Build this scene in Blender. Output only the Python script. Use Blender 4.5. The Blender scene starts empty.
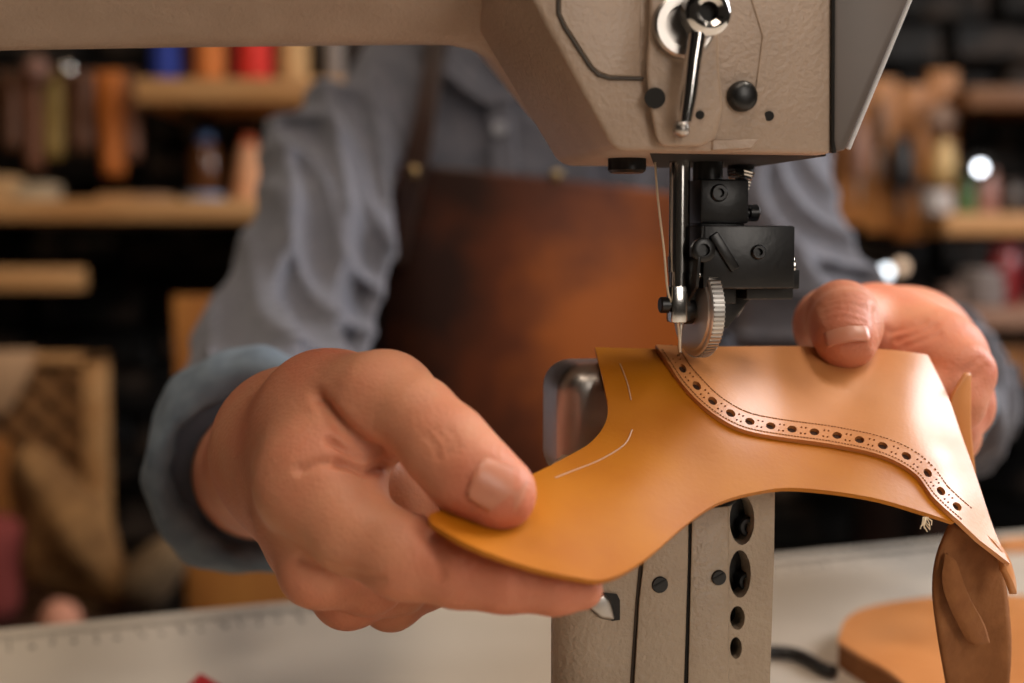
import bpy, bmesh, math, random
import numpy as np
from mathutils import Vector, Matrix
from mathutils.geometry import delaunay_2d_cdt

# ------------------------------------------------------------------ camera, world, lights, exposure
SC = bpy.context.scene
COL = SC.collection
FPX = 1400.0
CAMZ = 0.9475
PITCH = math.atan(91.5 / FPX)
cam_d = bpy.data.cameras.new('camera')
cam = bpy.data.objects.new('camera', cam_d)
COL.objects.link(cam)
cam.location = (0, 0, CAMZ)
cam.rotation_euler = (math.pi / 2 - PITCH, 0, 0)
cam_d.sensor_width = 36.0
cam_d.lens = FPX * 36.0 / 1024.0
cam_d.clip_start = 0.01
cam_d.dof.use_dof = True
cam_d.dof.focus_distance = 0.405
cam_d.dof.aperture_fstop = 6.3
SC.camera = cam

world = bpy.data.worlds.new('world')
SC.world = world
world.use_nodes = True
wb = world.node_tree.nodes['Background']
wb.inputs[0].default_value = (1.0, 0.80, 0.62, 1)
wb.inputs[1].default_value = 0.025


def area(name, loc, target, size, power, color, size_y=None):
    l = bpy.data.lights.new(name, 'AREA')
    l.energy = power
    l.color = color
    l.size = size
    if size_y:
        l.shape = 'RECTANGLE'
        l.size_y = size_y
    o = bpy.data.objects.new(name, l)
    COL.objects.link(o)
    o.location = loc
    d = Vector(target) - Vector(loc)
    o.rotation_euler = d.to_track_quat('-Z', 'Y').to_euler()
    return o


# daylight from the right and a little behind the maker, warm room lamps from the camera side
area('daylight', (1.42, 1.08, 1.72), (0.10, 0.60, 0.95), 0.7, 40, (0.97, 0.97, 1.0), 0.9)
area('window_light', (0.80, -0.95, 1.50), (0.05, 0.45, 0.9), 0.5, 11, (1.0, 0.91, 0.82), 0.9)
area('room_lamp', (0.05, -0.15, 2.1), (0.0, 0.45, 0.9), 0.5, 6, (1.0, 0.82, 0.66))
area('thumb_fill', (0.50, 0.42, 1.9), (0.06, 0.43, 0.9), 0.25, 6, (1.0, 0.88, 0.74))  # unseen fill light added to brighten the image-right thumb
area('overhead_lamp', (-0.30, 0.60, 2.2), (0.0, 0.45, 0.9), 0.4, 9, (1.0, 0.84, 0.68))
area('shelf_fill', (-0.9, 1.45, 2.4), (-0.7, 2.2, 0.9), 0.5, 6, (1.0, 0.76, 0.52))  # unseen warm light put in to light the left background
area('bench_fill', (0.95, 1.35, 1.8), (0.75, 2.2, 0.95), 0.5, 2.4, (1.0, 0.78, 0.58))  # unseen warm light put in to light the right background
SC.view_settings.view_transform = 'Standard'
SC.view_settings.look = 'None'
SC.view_settings.gamma = 1.0
SC.view_settings.use_curve_mapping = False
SC.view_settings.exposure = -0.33

# ------------------------------------------------------------------ projection helpers (pixel + distance -> point in the room)
CP, SP = math.cos(PITCH), math.sin(PITCH)


def ray(px, py):
    a = (px - 512.0) / FPX
    b = -(py - 341.5) / FPX
    # forward (0,CP,-SP), up (0,SP,CP)
    return Vector((a, CP + b * SP, -SP + b * CP))


def W(px, py, y):
    r = ray(px, py)
    s = y / r.y
    return Vector((0, 0, CAMZ)) + r * s


def onz(px, py, z):
    r = ray(px, py)
    s = (z - CAMZ) / r.z
    return Vector((0, 0, CAMZ)) + r * s


YAW = math.radians(11)
MU = Vector((math.cos(YAW), math.sin(YAW), 0))
MN = Vector((math.sin(YAW), -math.cos(YAW), 0))
N0 = W(690, 300, 0.42)


def PM(px, py, off=0.0):
    """point seen at px,py on the upright machine plane lying `off` metres nearer than the needle"""
    r = ray(px, py)
    o = Vector((0, 0, CAMZ))
    s = ((N0 - o).dot(MN) + off) / r.dot(MN)
    return o + r * s


# ------------------------------------------------------------------ materials
def newmat(name):
    m = bpy.data.materials.new(name)
    m.use_nodes = True
    return m, m.node_tree, m.node_tree.nodes['Principled BSDF']


def setin(b, key, val):
    if key in b.inputs:
        b.inputs[key].default_value = val


def mat(name, c, rough=0.5, metal=0.0, c2=None, nscale=20.0, bump=0.0, bscale=200.0, bdist=0.001, spec=0.5,
        sss=0.0, stretch=None, detail=4.0, lo=0.35, hi=0.65, emit=None, coat=0.0, trans=0.0, sheen=0.0, rough2=None):
    m, nt, b = newmat(name)
    N, L = nt.nodes, nt.links
    setin(b, 'Base Color', (*c, 1))
    setin(b, 'Roughness', rough)
    setin(b, 'Metallic', metal)
    setin(b, 'Specular IOR Level', spec)
    setin(b, 'Coat Weight', coat)
    setin(b, 'Transmission Weight', trans)
    setin(b, 'Sheen Weight', sheen)
    if sss:
        setin(b, 'Subsurface Weight', sss)
        b.inputs['Subsurface Radius'].default_value = (1.0, 0.35, 0.2)
        setin(b, 'Subsurface Scale', 0.004)
    tc = N.new('ShaderNodeTexCoord')
    vec = tc.outputs['Object']
    if stretch:
        mp = N.new('ShaderNodeMapping')
        mp.inputs['Scale'].default_value = stretch
        L.new(vec, mp.inputs['Vector'])
        vec = mp.outputs['Vector']
    if c2 is not None:
        n = N.new('ShaderNodeTexNoise')
        n.inputs['Scale'].default_value = nscale
        n.inputs['Detail'].default_value = detail
        L.new(vec, n.inputs['Vector'])
        r = N.new('ShaderNodeValToRGB')
        r.color_ramp.elements[0].position = lo
        r.color_ramp.elements[1].position = hi
        r.color_ramp.elements[0].color = (*c, 1)
        r.color_ramp.elements[1].color = (*c2, 1)
        L.new(n.outputs['Fac'], r.inputs['Fac'])
        L.new(r.outputs['Color'], b.inputs['Base Color'])
        if rough2 is not None:
            mr = N.new('ShaderNodeMapRange')
            mr.inputs['From Min'].default_value = lo
            mr.inputs['From Max'].default_value = hi
            mr.inputs['To Min'].default_value = rough
            mr.inputs['To Max'].default_value = rough2
            L.new(n.outputs['Fac'], mr.inputs['Value'])
            L.new(mr.outputs['Result'], b.inputs['Roughness'])
    if bump:
        n2 = N.new('ShaderNodeTexNoise')
        n2.inputs['Scale'].default_value = bscale
        n2.inputs['Detail'].default_value = 3.0
        L.new(vec, n2.inputs['Vector'])
        bp = N.new('ShaderNodeBump')
        bp.inputs['Strength'].default_value = bump
        bp.inputs['Distance'].default_value = bdist
        L.new(n2.outputs['Fac'], bp.inputs['Height'])
        L.new(bp.outputs['Normal'], b.inputs['Normal'])
    if emit:
        setin(b, 'Emission Color', (*emit[0], 1))
        setin(b, 'Emission Strength', emit[1])
    return m


def srgb(r, g, b):
    f = lambda v: (v / 255 / 12.92) if v / 255 <= 0.04045 else ((v / 255 + 0.055) / 1.055) ** 2.4
    return (f(r), f(g), f(b))


M = {}
M['paint'] = mat('machine_paint', srgb(174, 152, 133), 0.42, c2=srgb(167, 145, 126), nscale=60, bump=0.5, bscale=650, bdist=0.0007)
M['paint_post'] = mat('post_paint', srgb(172, 154, 133), 0.4, c2=srgb(164, 145, 124), nscale=60, bump=0.75, bscale=600, bdist=0.0008)
M['edge_highlight'] = mat('edge_highlight_white', (0.85, 0.83, 0.82), 0.35, metal=0.3)
M['plate'] = mat('face_plate_paint', srgb(100, 90, 84), 0.5, metal=0.2, c2=srgb(95, 87, 82), nscale=30)
M['steel'] = mat('polished_steel', (0.62, 0.60, 0.57), 0.16, metal=1.0)
M['chrome'] = mat('chrome', (0.72, 0.70, 0.68), 0.12, metal=1.0)
M['satin'] = mat('satin_steel', (0.48, 0.45, 0.42), 0.36, metal=1.0, c2=(0.42, 0.39, 0.36), nscale=90)
M['black'] = mat('blackened_steel', (0.006, 0.0055, 0.0055), 0.36, metal=0.0, spec=0.5, bump=0.1, bscale=300)
M['dark'] = mat('gap_and_shade_dark', (0.008, 0.007, 0.006), 0.7)
M['seam_dark'] = mat('seam_shade_strip', (0.05, 0.038, 0.028), 0.6)
M['leather'] = mat('orange_leather', srgb(184, 112, 14), 0.46, c2=srgb(172, 98, 8), nscale=35, bump=0.18, bscale=700, bdist=0.0004, spec=0.3)
M['leather_tan'] = mat('tan_leather', srgb(204, 136, 80), 0.36, c2=srgb(190, 122, 66), nscale=30, bump=0.15, bscale=800, bdist=0.0004)
M['leather_edge'] = mat('cut_leather_edge', srgb(150, 96, 50), 0.8)
M['suede'] = mat('suede_flesh_side', srgb(148, 98, 60), 0.9, c2=srgb(128, 82, 48), nscale=90, bump=0.4, bscale=500, spec=0.2)
M['suede2'] = mat('suede_flesh_side_light', srgb(152, 102, 62), 0.9, c2=srgb(134, 86, 52), nscale=90, bump=0.4, bscale=500, spec=0.2)
M['hole'] = mat('punched_hole_dark', srgb(58, 32, 14), 0.9)
M['pencil'] = mat('silver_pencil_line', srgb(190, 150, 120), 0.6)
M['thread'] = mat('white_thread', srgb(225, 205, 175), 0.7)
M['skin'] = None
M['nail'] = mat('fingernail', srgb(200, 128, 100), 0.36, c2=srgb(204, 134, 106), nscale=60, sss=0.2)
M['shirt'] = mat('blue_grey_cotton', srgb(90, 89, 97), 0.8, c2=srgb(79, 80, 89), nscale=120, bump=0.25, bscale=900, bdist=0.0005, sheen=0.15, spec=0.25)
M['cuff'] = mat('blue_grey_cotton_inside', srgb(116, 128, 138), 0.85, c2=srgb(100, 112, 124), nscale=150, bump=0.25, bscale=900, bdist=0.0005, spec=0.25)
M['apron'] = mat('waxed_brown_leather', srgb(44, 20, 11), 0.55, c2=srgb(118, 58, 18), nscale=9, detail=7, lo=0.36, hi=0.74, bump=0.15, bscale=160, spec=0.3)
def apron_mat():
    m, nt, b = newmat('waxed_brown_leather')
    N, L = nt.nodes, nt.links
    tc = N.new('ShaderNodeTexCoord')
    n = N.new('ShaderNodeTexNoise'); n.inputs['Scale'].default_value = 16; n.inputs['Detail'].default_value = 8; n.inputs['Roughness'].default_value = 0.6
    L.new(tc.outputs['Object'], n.inputs['Vector'])
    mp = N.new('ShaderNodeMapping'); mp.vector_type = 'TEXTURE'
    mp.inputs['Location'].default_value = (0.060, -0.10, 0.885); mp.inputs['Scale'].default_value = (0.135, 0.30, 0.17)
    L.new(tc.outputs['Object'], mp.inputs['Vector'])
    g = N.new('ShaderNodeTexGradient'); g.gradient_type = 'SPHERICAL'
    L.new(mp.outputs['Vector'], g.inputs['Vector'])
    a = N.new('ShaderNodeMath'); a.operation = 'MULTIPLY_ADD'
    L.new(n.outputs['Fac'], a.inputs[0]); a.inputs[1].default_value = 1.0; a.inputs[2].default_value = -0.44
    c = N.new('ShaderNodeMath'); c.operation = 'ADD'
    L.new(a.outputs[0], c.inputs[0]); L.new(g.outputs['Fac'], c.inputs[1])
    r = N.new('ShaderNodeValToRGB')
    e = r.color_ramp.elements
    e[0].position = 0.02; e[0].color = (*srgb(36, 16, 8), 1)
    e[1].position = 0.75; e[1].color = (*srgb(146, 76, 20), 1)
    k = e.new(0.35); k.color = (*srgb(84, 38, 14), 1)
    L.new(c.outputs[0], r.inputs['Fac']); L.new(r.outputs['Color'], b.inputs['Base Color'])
    setin(b, 'Roughness', 0.55); setin(b, 'Specular IOR Level', 0.25)
    bp = N.new('ShaderNodeBump'); bp.inputs['Strength'].default_value = 0.15; bp.inputs['Distance'].default_value = 0.001
    L.new(n.outputs['Fac'], bp.inputs['Height']); L.new(bp.outputs['Normal'], b.inputs['Normal'])
    return m


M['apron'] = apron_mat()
M['strap'] = mat('strap_leather', srgb(36, 20, 14), 0.35, c2=srgb(46, 27, 19), nscale=30)
M['brass'] = mat('brass', (0.20, 0.14, 0.07), 0.3, metal=1.0)
M['trousers'] = mat('dark_denim', srgb(40, 44, 56), 0.9)
M['hair'] = mat('dark_hair', srgb(40, 28, 20), 0.6)
M['eye'] = mat('eye_white', srgb(225, 220, 212), 0.2)
M['bench'] = mat('bench_laminate', srgb(202, 190, 174), 0.42, c2=srgb(194, 182, 166), nscale=12)
M['mark'] = mat('ruler_ink', srgb(96, 88, 82), 0.6)
M['bench_edge'] = mat('bench_edge', srgb(120, 100, 80), 0.6)
M['pine'] = mat('pine_board', srgb(198, 150, 98), 0.5, c2=srgb(182, 130, 78), nscale=6, stretch=(1, 8, 12))
M['oak'] = mat('orange_plywood', srgb(180, 118, 54), 0.5, c2=srgb(160, 98, 42), nscale=5, stretch=(6, 6, 1))
M['brick'] = mat('black_stone', srgb(14, 12, 11), 0.5, c2=srgb(92, 76, 64), nscale=14, bump=0.8, bscale=30, bdist=0.01, spec=0.2, lo=0.5, hi=0.8)  # lighter noise tone paints highlights onto the stones
M['mortar'] = mat('dark_mortar', srgb(14, 12, 11), 0.9)
M['wallpaint'] = mat('dark_plaster', srgb(38, 31, 28), 0.8, c2=srgb(30, 25, 22), nscale=4)
M['floor'] = mat('dark_floor', srgb(60, 46, 36), 0.6, c2=srgb(44, 34, 28), nscale=5)
M['burlap'] = mat('burlap', srgb(142, 104, 64), 0.95, c2=srgb(108, 76, 46), nscale=40, bump=0.5, bscale=160, spec=0.1)


def skin_mat():
    m, nt, b = newmat('skin')
    N, L = nt.nodes, nt.links
    tc = N.new('ShaderNodeTexCoord')
    n = N.new('ShaderNodeTexNoise'); n.inputs['Scale'].default_value = 28; n.inputs['Detail'].default_value = 5
    L.new(tc.outputs['Object'], n.inputs['Vector'])
    r = N.new('ShaderNodeValToRGB')
    r.color_ramp.elements[0].position = 0.3; r.color_ramp.elements[1].position = 0.72
    r.color_ramp.elements[0].color = (*srgb(208, 146, 112), 1)
    r.color_ramp.elements[1].color = (*srgb(198, 116, 88), 1)
    L.new(n.outputs['Fac'], r.inputs['Fac'])
    L.new(r.outputs['Color'], b.inputs['Base Color'])
    setin(b, 'Roughness', 0.52); setin(b, 'Specular IOR Level', 0.35)
    setin(b, 'Subsurface Weight', 0.18)
    b.inputs['Subsurface Radius'].default_value = (1.0, 0.35, 0.2)
    setin(b, 'Subsurface Scale', 0.005)
    n2 = N.new('ShaderNodeTexVoronoi'); n2.inputs['Scale'].default_value = 900
    L.new(tc.outputs['Object'], n2.inputs['Vector'])
    n3 = N.new('ShaderNodeTexNoise'); n3.inputs['Scale'].default_value = 120; n3.inputs['Detail'].default_value = 4
    L.new(tc.outputs['Object'], n3.inputs['Vector'])
    ad = N.new('ShaderNodeMath'); ad.operation = 'MULTIPLY_ADD'
    L.new(n2.outputs['Distance'], ad.inputs[0]); ad.inputs[1].default_value = 0.25
    L.new(n3.outputs['Fac'], ad.inputs[2])
    bp = N.new('ShaderNodeBump'); bp.inputs['Strength'].default_value = 0.45; bp.inputs['Distance'].default_value = 0.0011
    L.new(ad.outputs[0], bp.inputs['Height'])
    L.new(bp.outputs['Normal'], b.inputs['Normal'])
    return m


M['skin'] = skin_mat()


# ------------------------------------------------------------------ object helpers
def origin_of(parent):
    return Vector(parent.get('_org', (0, 0, 0))) if parent else Vector((0, 0, 0))


ORG = {}


def finish(o, parent, origin):
    COL.objects.link(o)
    if parent is not None:
        o.parent = parent
        ORG[o] = ORG[parent]
    else:
        o.location = origin
        ORG[o] = Vector(origin)
    return o


def thing(name, label, cat, loc, group=None):
    o = bpy.data.objects.new(name, None)
    o.empty_display_size = 0.02
    COL.objects.link(o)
    o.location = loc
    ORG[o] = Vector(loc)
    tag(o, label, cat, group)
    return o


def tag(o, label=None, cat=None, group=None, kind=None):
    if label: o['label'] = label
    if cat: o['category'] = cat
    if group: o['group'] = group
    if kind: o['kind'] = kind
    return o


def mk(name, geo, m, parent=None, origin=None, sharp=38, bevel=0.0, bseg=2, flat=False, recalc=True):
    """geo = bmesh or (verts, faces); coordinates are world; mesh is stored relative to the thing's origin"""
    me = bpy.data.meshes.new(name)
    if isinstance(geo, tuple):
        bm = bmesh.new()
        vs = [bm.verts.new(v) for v in geo[0]]
        for f in geo[1]:
            try:
                bm.faces.new([vs[i] for i in f])
            except ValueError:
                pass
    else:
        bm = geo
    if recalc:
        bmesh.ops.recalc_face_normals(bm, faces=bm.faces)
    if bevel > 0:
        bm.normal_update()
        es = [e for e in bm.edges if len(e.link_faces) == 2 and e.calc_face_angle(0) > math.radians(24)]
        if es:
            bmesh.ops.bevel(bm, geom=es, offset=bevel, offset_type='OFFSET', segments=bseg, profile=0.5, affect='EDGES', clamp_overlap=True)
    if parent is not None:
        org = ORG[parent]
    elif origin is not None:
        org = Vector(origin)
    else:
        xs = [v.co for v in bm.verts]
        org = Vector((sum(c.x for c in xs) / len(xs), sum(c.y for c in xs) / len(xs), min(c.z for c in xs)))
    bmesh.ops.translate(bm, verts=bm.verts, vec=-org)
    bm.to_mesh(me)
    bm.free()
    me.materials.append(m)
    if not flat:
        for p in me.polygons:
            p.use_smooth = True
        if sharp < 180:
            me.set_sharp_from_angle(angle=math.radians(sharp))
    o = bpy.data.objects.new(name, me)
    return finish(o, parent, org)


def BM():
    return bmesh.new()


def frame(axis):
    a = Vector(axis).normalized()
    t = Vector((0, 0, 1)) if abs(a.z) < 0.9 else Vector((1, 0, 0))
    u = t.cross(a).normalized()
    v = a.cross(u)
    return u, v, a


def box(bm, c, sx, sy, sz, ux=(1, 0, 0), uy=(0, 1, 0), uz=(0, 0, 1)):
    c, ux, uy, uz = Vector(c), Vector(ux), Vector(uy), Vector(uz)
    vs = []
    for k in (-1, 1):
        for j in (-1, 1):
            for i in (-1, 1):
                vs.append(bm.verts.new(c + ux * (i * sx / 2) + uy * (j * sy / 2) + uz * (k * sz / 2)))
    for f in ((0, 2, 3, 1), (4, 5, 7, 6), (0, 1, 5, 4), (2, 6, 7, 3), (0, 4, 6, 2), (1, 3, 7, 5)):
        bm.faces.new([vs[i] for i in f])
    return bm


def mbox(bm, px, py, off, w, h, d):
    """box aligned with the machine, centred at the pixel on plane off; sizes in metres"""
    return box(bm, PM(px, py, off), w, d, h, MU, -MN, (0, 0, 1))


def lathe(bm, base, axis, prof, seg=24, cap=True):
    """prof: list of (distance along axis, radius)"""
    u, v, a = frame(axis)
    base = Vector(base)
    rings = []
    for (t, r) in prof:
        if r <= 1e-7:
            rings.append([bm.verts.new(base + a * t)])
        else:
            rings.append([bm.verts.new(base + a * t + (u * math.cos(2 * math.pi * i / seg) + v * math.sin(2 * math.pi * i / seg)) * r) for i in range(seg)])
    for A, B in zip(rings, rings[1:]):
        if len(A) == 1 and len(B) == 1:
            continue
        for i in range(seg):
            j = (i + 1) % seg
            if len(A) == 1:
                bm.faces.new((A[0], B[j], B[i]))
            elif len(B) == 1:
                bm.faces.new((A[i], A[j], B[0]))
            else:
                bm.faces.new((A[i], A[j], B[j], B[i]))
    if cap:
        if len(rings[0]) > 1: bm.faces.new(rings[0][::-1])
        if len(rings[-1]) > 1: bm.faces.new(rings[-1])
    return bm


def cyl(bm, a, b, r1, r2=None, seg=20):
    a, b = Vector(a), Vector(b)
    return lathe(bm, a, b - a, [(0, r1), ((b - a).length, r1 if r2 is None else r2)], seg)


def ball(bm, c, r, seg=16, squash=1.0, axis=(0, 0, 1)):
    n = seg // 2
    return lathe(bm, c, axis, [(-r * squash * math.cos(math.pi * i / n), r * math.sin(math.pi * i / n) if 0 < i < n else 0) for i in range(n + 1)], seg)


def smooth_path(pts, n=8):
    pts = [Vector(p) for p in pts]
    out = []
    for i in range(len(pts) - 1):
        p0 = pts[max(i - 1, 0)]; p1 = pts[i]; p2 = pts[i + 1]; p3 = pts[min(i + 2, len(pts) - 1)]
        for k in range(n):
            t = k / n
            out.append(0.5 * ((2 * p1) + (p2 - p0) * t + (2 * p0 - 5 * p1 + 4 * p2 - p3) * t * t + (3 * p1 - p0 - 3 * p2 + p3) * t ** 3))
    out.append(pts[-1])
    return out


def tube(bm, pts, r, seg=8, closed=False):
    pts = [Vector(p) for p in pts]
    n = len(pts)
    rings = []
    up = None
    for i, p in enumerate(pts):
        d = (pts[min(i + 1, n - 1)] - pts[max(i - 1, 0)]).normalized()
        if up is None:
            up = frame(d)[0]
        u = (up - d * up.dot(d))
        u = u.normalized() if u.length > 1e-6 else frame(d)[0]
        up = u
        v = d.cross(u)
        rr = r[i] if isinstance(r, (list, tuple)) else r
        rings.append([bm.verts.new(p + (u * math.cos(2 * math.pi * k / seg) + v * math.sin(2 * math.pi * k / seg)) * rr) for k in range(seg)])
    for A, B in zip(rings, rings[1:]):
        for k in range(seg):
            bm.faces.new((A[k], A[(k + 1) % seg], B[(k + 1) % seg], B[k]))
    bm.faces.new(rings[0][::-1]); bm.faces.new(rings[-1])
    return bm


def prism(bm, front, back):
    """front, back: equal-length lists of points"""
    A = [bm.verts.new(p) for p in front]
    B = [bm.verts.new(p) for p in back]
    n = len(A)
    bm.faces.new(A); bm.faces.new(B[::-1])
    for i in range(n):
        j = (i + 1) % n
        bm.faces.new((A[j], A[i], B[i], B[j]))
    return bm


def circ(cx, cy, rx, ry=None, n=14, rot=0.0):
    ry = rx if ry is None else ry
    c, s = math.cos(rot), math.sin(rot)
    return [(cx + rx * math.cos(2 * math.pi * i / n) * c - ry * math.sin(2 * math.pi * i / n) * s,
             cy + rx * math.cos(2 * math.pi * i / n) * s + ry * math.sin(2 * math.pi * i / n) * c) for i in range(n)]


def inside(poly, x, y):
    r = False
    n = len(poly)
    j = n - 1
    for i in range(n):
        xi, yi = poly[i]; xj, yj = poly[j]
        if (yi > y) != (yj > y) and x < (xj - xi) * (y - yi) / (yj - yi) + xi:
            r = not r
        j = i
    return r


def dist_poly(P, x, y):
    m = 1e9
    n = len(P)
    for i in range(n):
        ax, ay = P[i]; bx, by = P[(i + 1) % n]
        dx, dy = bx - ax, by - ay
        t = max(0, min(1, ((x - ax) * dx + (y - ay) * dy) / (dx * dx + dy * dy + 1e-12)))
        m = min(m, math.hypot(x - ax - t * dx, y - ay - t * dy))
    return m


def sheet(outline, holes, top, bottom, step=None, inset=2.0):
    """solid sheet: outline and holes in 2D, top(x,y) and bottom(x,y) give the two faces in 3D"""
    verts = [Vector(p) for p in outline]
    edges = []
    loops = [list(range(len(outline)))]
    for i in range(len(outline)):
        edges.append((i, (i + 1) % len(outline)))
    for h in holes:
        b = len(verts)
        verts += [Vector(p) for p in h]
        loops.append(list(range(b, b + len(h))))
        edges += [(b + i, b + (i + 1) % len(h)) for i in range(len(h))]
    if step:
        xs = [p[0] for p in outline]; ys = [p[1] for p in outline]
        y = min(ys) + step * 0.5
        row = 0
        hb = [(sum(p[0] for p in h) / len(h), sum(p[1] for p in h) / len(h)) for h in holes]
        hr = [max(math.hypot(p[0] - c[0], p[1] - c[1]) for p in h) + inset * 0.4 for h, c in zip(holes, hb)]
        while y < max(ys):
            x = min(xs) + step * (0.5 + 0.5 * (row % 2))
            while x < max(xs):
                if inside(outline, x, y) and dist_poly(outline, x, y) > inset and not any(math.hypot(x - c[0], y - c[1]) < r for c, r in zip(hb, hr)):
                    verts.append(Vector((x, y)))
                x += step
            y += step * 0.87
            row += 1
    ov, oe, of, iv, ie, jf = delaunay_2d_cdt(verts, edges, [], 0, 1e-5)
    keep = []
    for f in of:
        cx = sum(ov[i].x for i in f) / len(f); cy = sum(ov[i].y for i in f) / len(f)
        if inside(outline, cx, cy) and not any(abs(cx - hb2[0]) < hb2[2] and abs(cy - hb2[1]) < hb2[2] and inside(h, cx, cy) for h, hb2 in zip(holes, [(sum(p[0] for p in h) / len(h), sum(p[1] for p in h) / len(h), 60) for h in holes])):
            keep.append(f)
    T = [Vector(top(v.x, v.y)) for v in ov]
    B = [Vector(bottom(v.x, v.y)) for v in ov]
    n = len(ov)
    faces = [tuple(f) for f in keep] + [tuple(i + n for i in f[::-1]) for f in keep]
    cnt = {}
    for f in keep:
        for i in range(len(f)):
            a, b = f[i], f[(i + 1) % len(f)]
            if (b, a) in cnt:
                del cnt[(b, a)]
            else:
                cnt[(a, b)] = 1
    for (a, b) in cnt:
        faces.append((b, a, a + n, b + n))
    return T + B, faces


# ------------------------------------------------------------------ implicit surfaces (bodies, cloth)
def sd_seg(P, a, b, ra, rb):
    a = np.array(a, np.float32); b = np.array(b, np.float32)
    ba = b - a
    L2 = float(ba @ ba) + 1e-12
    t = np.clip(((P - a) @ ba) / L2, 0, 1)
    q = P - a - t[:, None] * ba
    return np.sqrt((q * q).sum(1)) - (ra + (rb - ra) * t)


def sd_ell(P, c, r, R=None):
    q = P - np.array(c, np.float32)
    if R is not None:
        q = q @ np.array(R, np.float32)
    r = np.array(r, np.float32)
    k0 = np.sqrt(((q / r) ** 2).sum(1))
    k1 = np.sqrt(((q / (r * r)) ** 2).sum(1)) + 1e-9
    return k0 * (k0 - 1) / k1


def smin(a, b, k):
    h = np.clip(0.5 + 0.5 * (b - a) / k, 0, 1)
    return b + (a - b) * h - k * h * (1 - h)


def chain(P, pts, k):
    d = None
    for (a, ra), (b, rb) in zip(pts, pts[1:]):
        e = sd_seg(P, a, b, ra, rb)
        d = e if d is None else smin(d, e, k)
    return d


def mesh_sdf(fn, lo, hi, h):
    lo = np.array(lo, np.float32); hi = np.array(hi, np.float32)
    n = np.ceil((hi - lo) / h).astype(int) + 1
    C = 6
    nb = np.ceil(n / C).astype(int)
    n = nb * C
    bx, by, bz = np.meshgrid(*[np.arange(k) for k in nb], indexing='ij')
    cen = np.stack([bx, by, bz], -1).reshape(-1, 3).astype(np.float32)
    cp = lo + (cen * C + (C - 1) / 2) * h
    dc = fn(cp)
    F = np.repeat(np.repeat(np.repeat(dc.reshape(nb), C, 0), C, 1), C, 2).astype(np.float32)
    act = np.where(np.abs(dc) < h * C * 1.25)[0]
    off = np.stack(np.meshgrid(*[np.arange(C)] * 3, indexing='ij'), -1).reshape(-1, 3)
    base = cen[act].astype(int) * C
    for s in range(0, len(act), 1500):
        idx = (base[s:s + 1500, None, :] + off[None]).reshape(-1, 3)
        d = fn(lo + idx.astype(np.float32) * h)
        F[idx[:, 0], idx[:, 1], idx[:, 2]] = d
    S = F < 0
    c = np.zeros(np.array(S.shape) - 1, np.uint8)
    for i in (0, 1):
        for j in (0, 1):
            for k in (0, 1):
                c += S[i:S.shape[0] - 1 + i, j:S.shape[1] - 1 + j, k:S.shape[2] - 1 + k]
    cells = np.argwhere((c > 0) & (c < 8))
    vid = -np.ones(c.shape, np.int64)
    vid[tuple(cells.T)] = np.arange(len(cells))
    acc = np.zeros((len(cells), 3)); num = np.zeros(len(cells))
    cor = [(0, 0, 0), (1, 0, 0), (0, 1, 0), (1, 1, 0), (0, 0, 1), (1, 0, 1), (0, 1, 1), (1, 1, 1)]
    V = np.stack([F[cells[:, 0] + a, cells[:, 1] + b, cells[:, 2] + d] for a, b, d in cor], 1)
    for i in range(8):
        for j in range(i + 1, 8):
            if sum(abs(cor[i][q] - cor[j][q]) for q in range(3)) != 1:
                continue
            m = (V[:, i] < 0) != (V[:, j] < 0)
            t = V[m, i] / (V[m, i] - V[m, j])
            acc[m] += np.array(cor[i]) + t[:, None] * (np.array(cor[j]) - np.array(cor[i]))
            num[m] += 1
    verts = lo + (cells + acc / num[:, None]) * h
    quads = []
    for ax in range(3):
        sl0 = [slice(None)] * 3; sl1 = [slice(None)] * 3
        sl0[ax] = slice(0, -1); sl1[ax] = slice(1, None)
        A = S[tuple(sl0)]; B = S[tuple(sl1)]
        e = np.argwhere(A != B)
        o1, o2 = [(1, 2), (2, 0), (0, 1)][ax]
        ok = (e[:, o1] > 0) & (e[:, o2] > 0) & (e[:, o1] < c.shape[o1]) & (e[:, o2] < c.shape[o2])
        e = e[ok]
        flip = ~A[tuple(e.T)]
        def at(d1, d2):
            q = e.copy(); q[:, o1] -= d1; q[:, o2] -= d2
            return vid[tuple(q.T)]
        q = np.stack([at(1, 1), at(0, 1), at(0, 0), at(1, 0)], 1)
        q[flip] = q[flip][:, ::-1]
        quads.append(q)
    Q = np.concatenate(quads)
    Q = Q[(Q >= 0).all(1)]
    return verts, Q


def relax(V, Q, it=2, lam=0.5):
    E = np.concatenate([Q[:, [0, 1]], Q[:, [1, 2]], Q[:, [2, 3]], Q[:, [3, 0]]])
    n = len(V)
    cnt = np.bincount(E.ravel(), minlength=n).astype(float)[:, None]
    for _ in range(it):
        S = np.zeros_like(V)
        for k in range(3):
            S[:, k] = np.bincount(E[:, 0], V[E[:, 1], k], n) + np.bincount(E[:, 1], V[E[:, 0], k], n)
        V = V + lam * (S / np.maximum(cnt, 1) - V)
    return V


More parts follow.
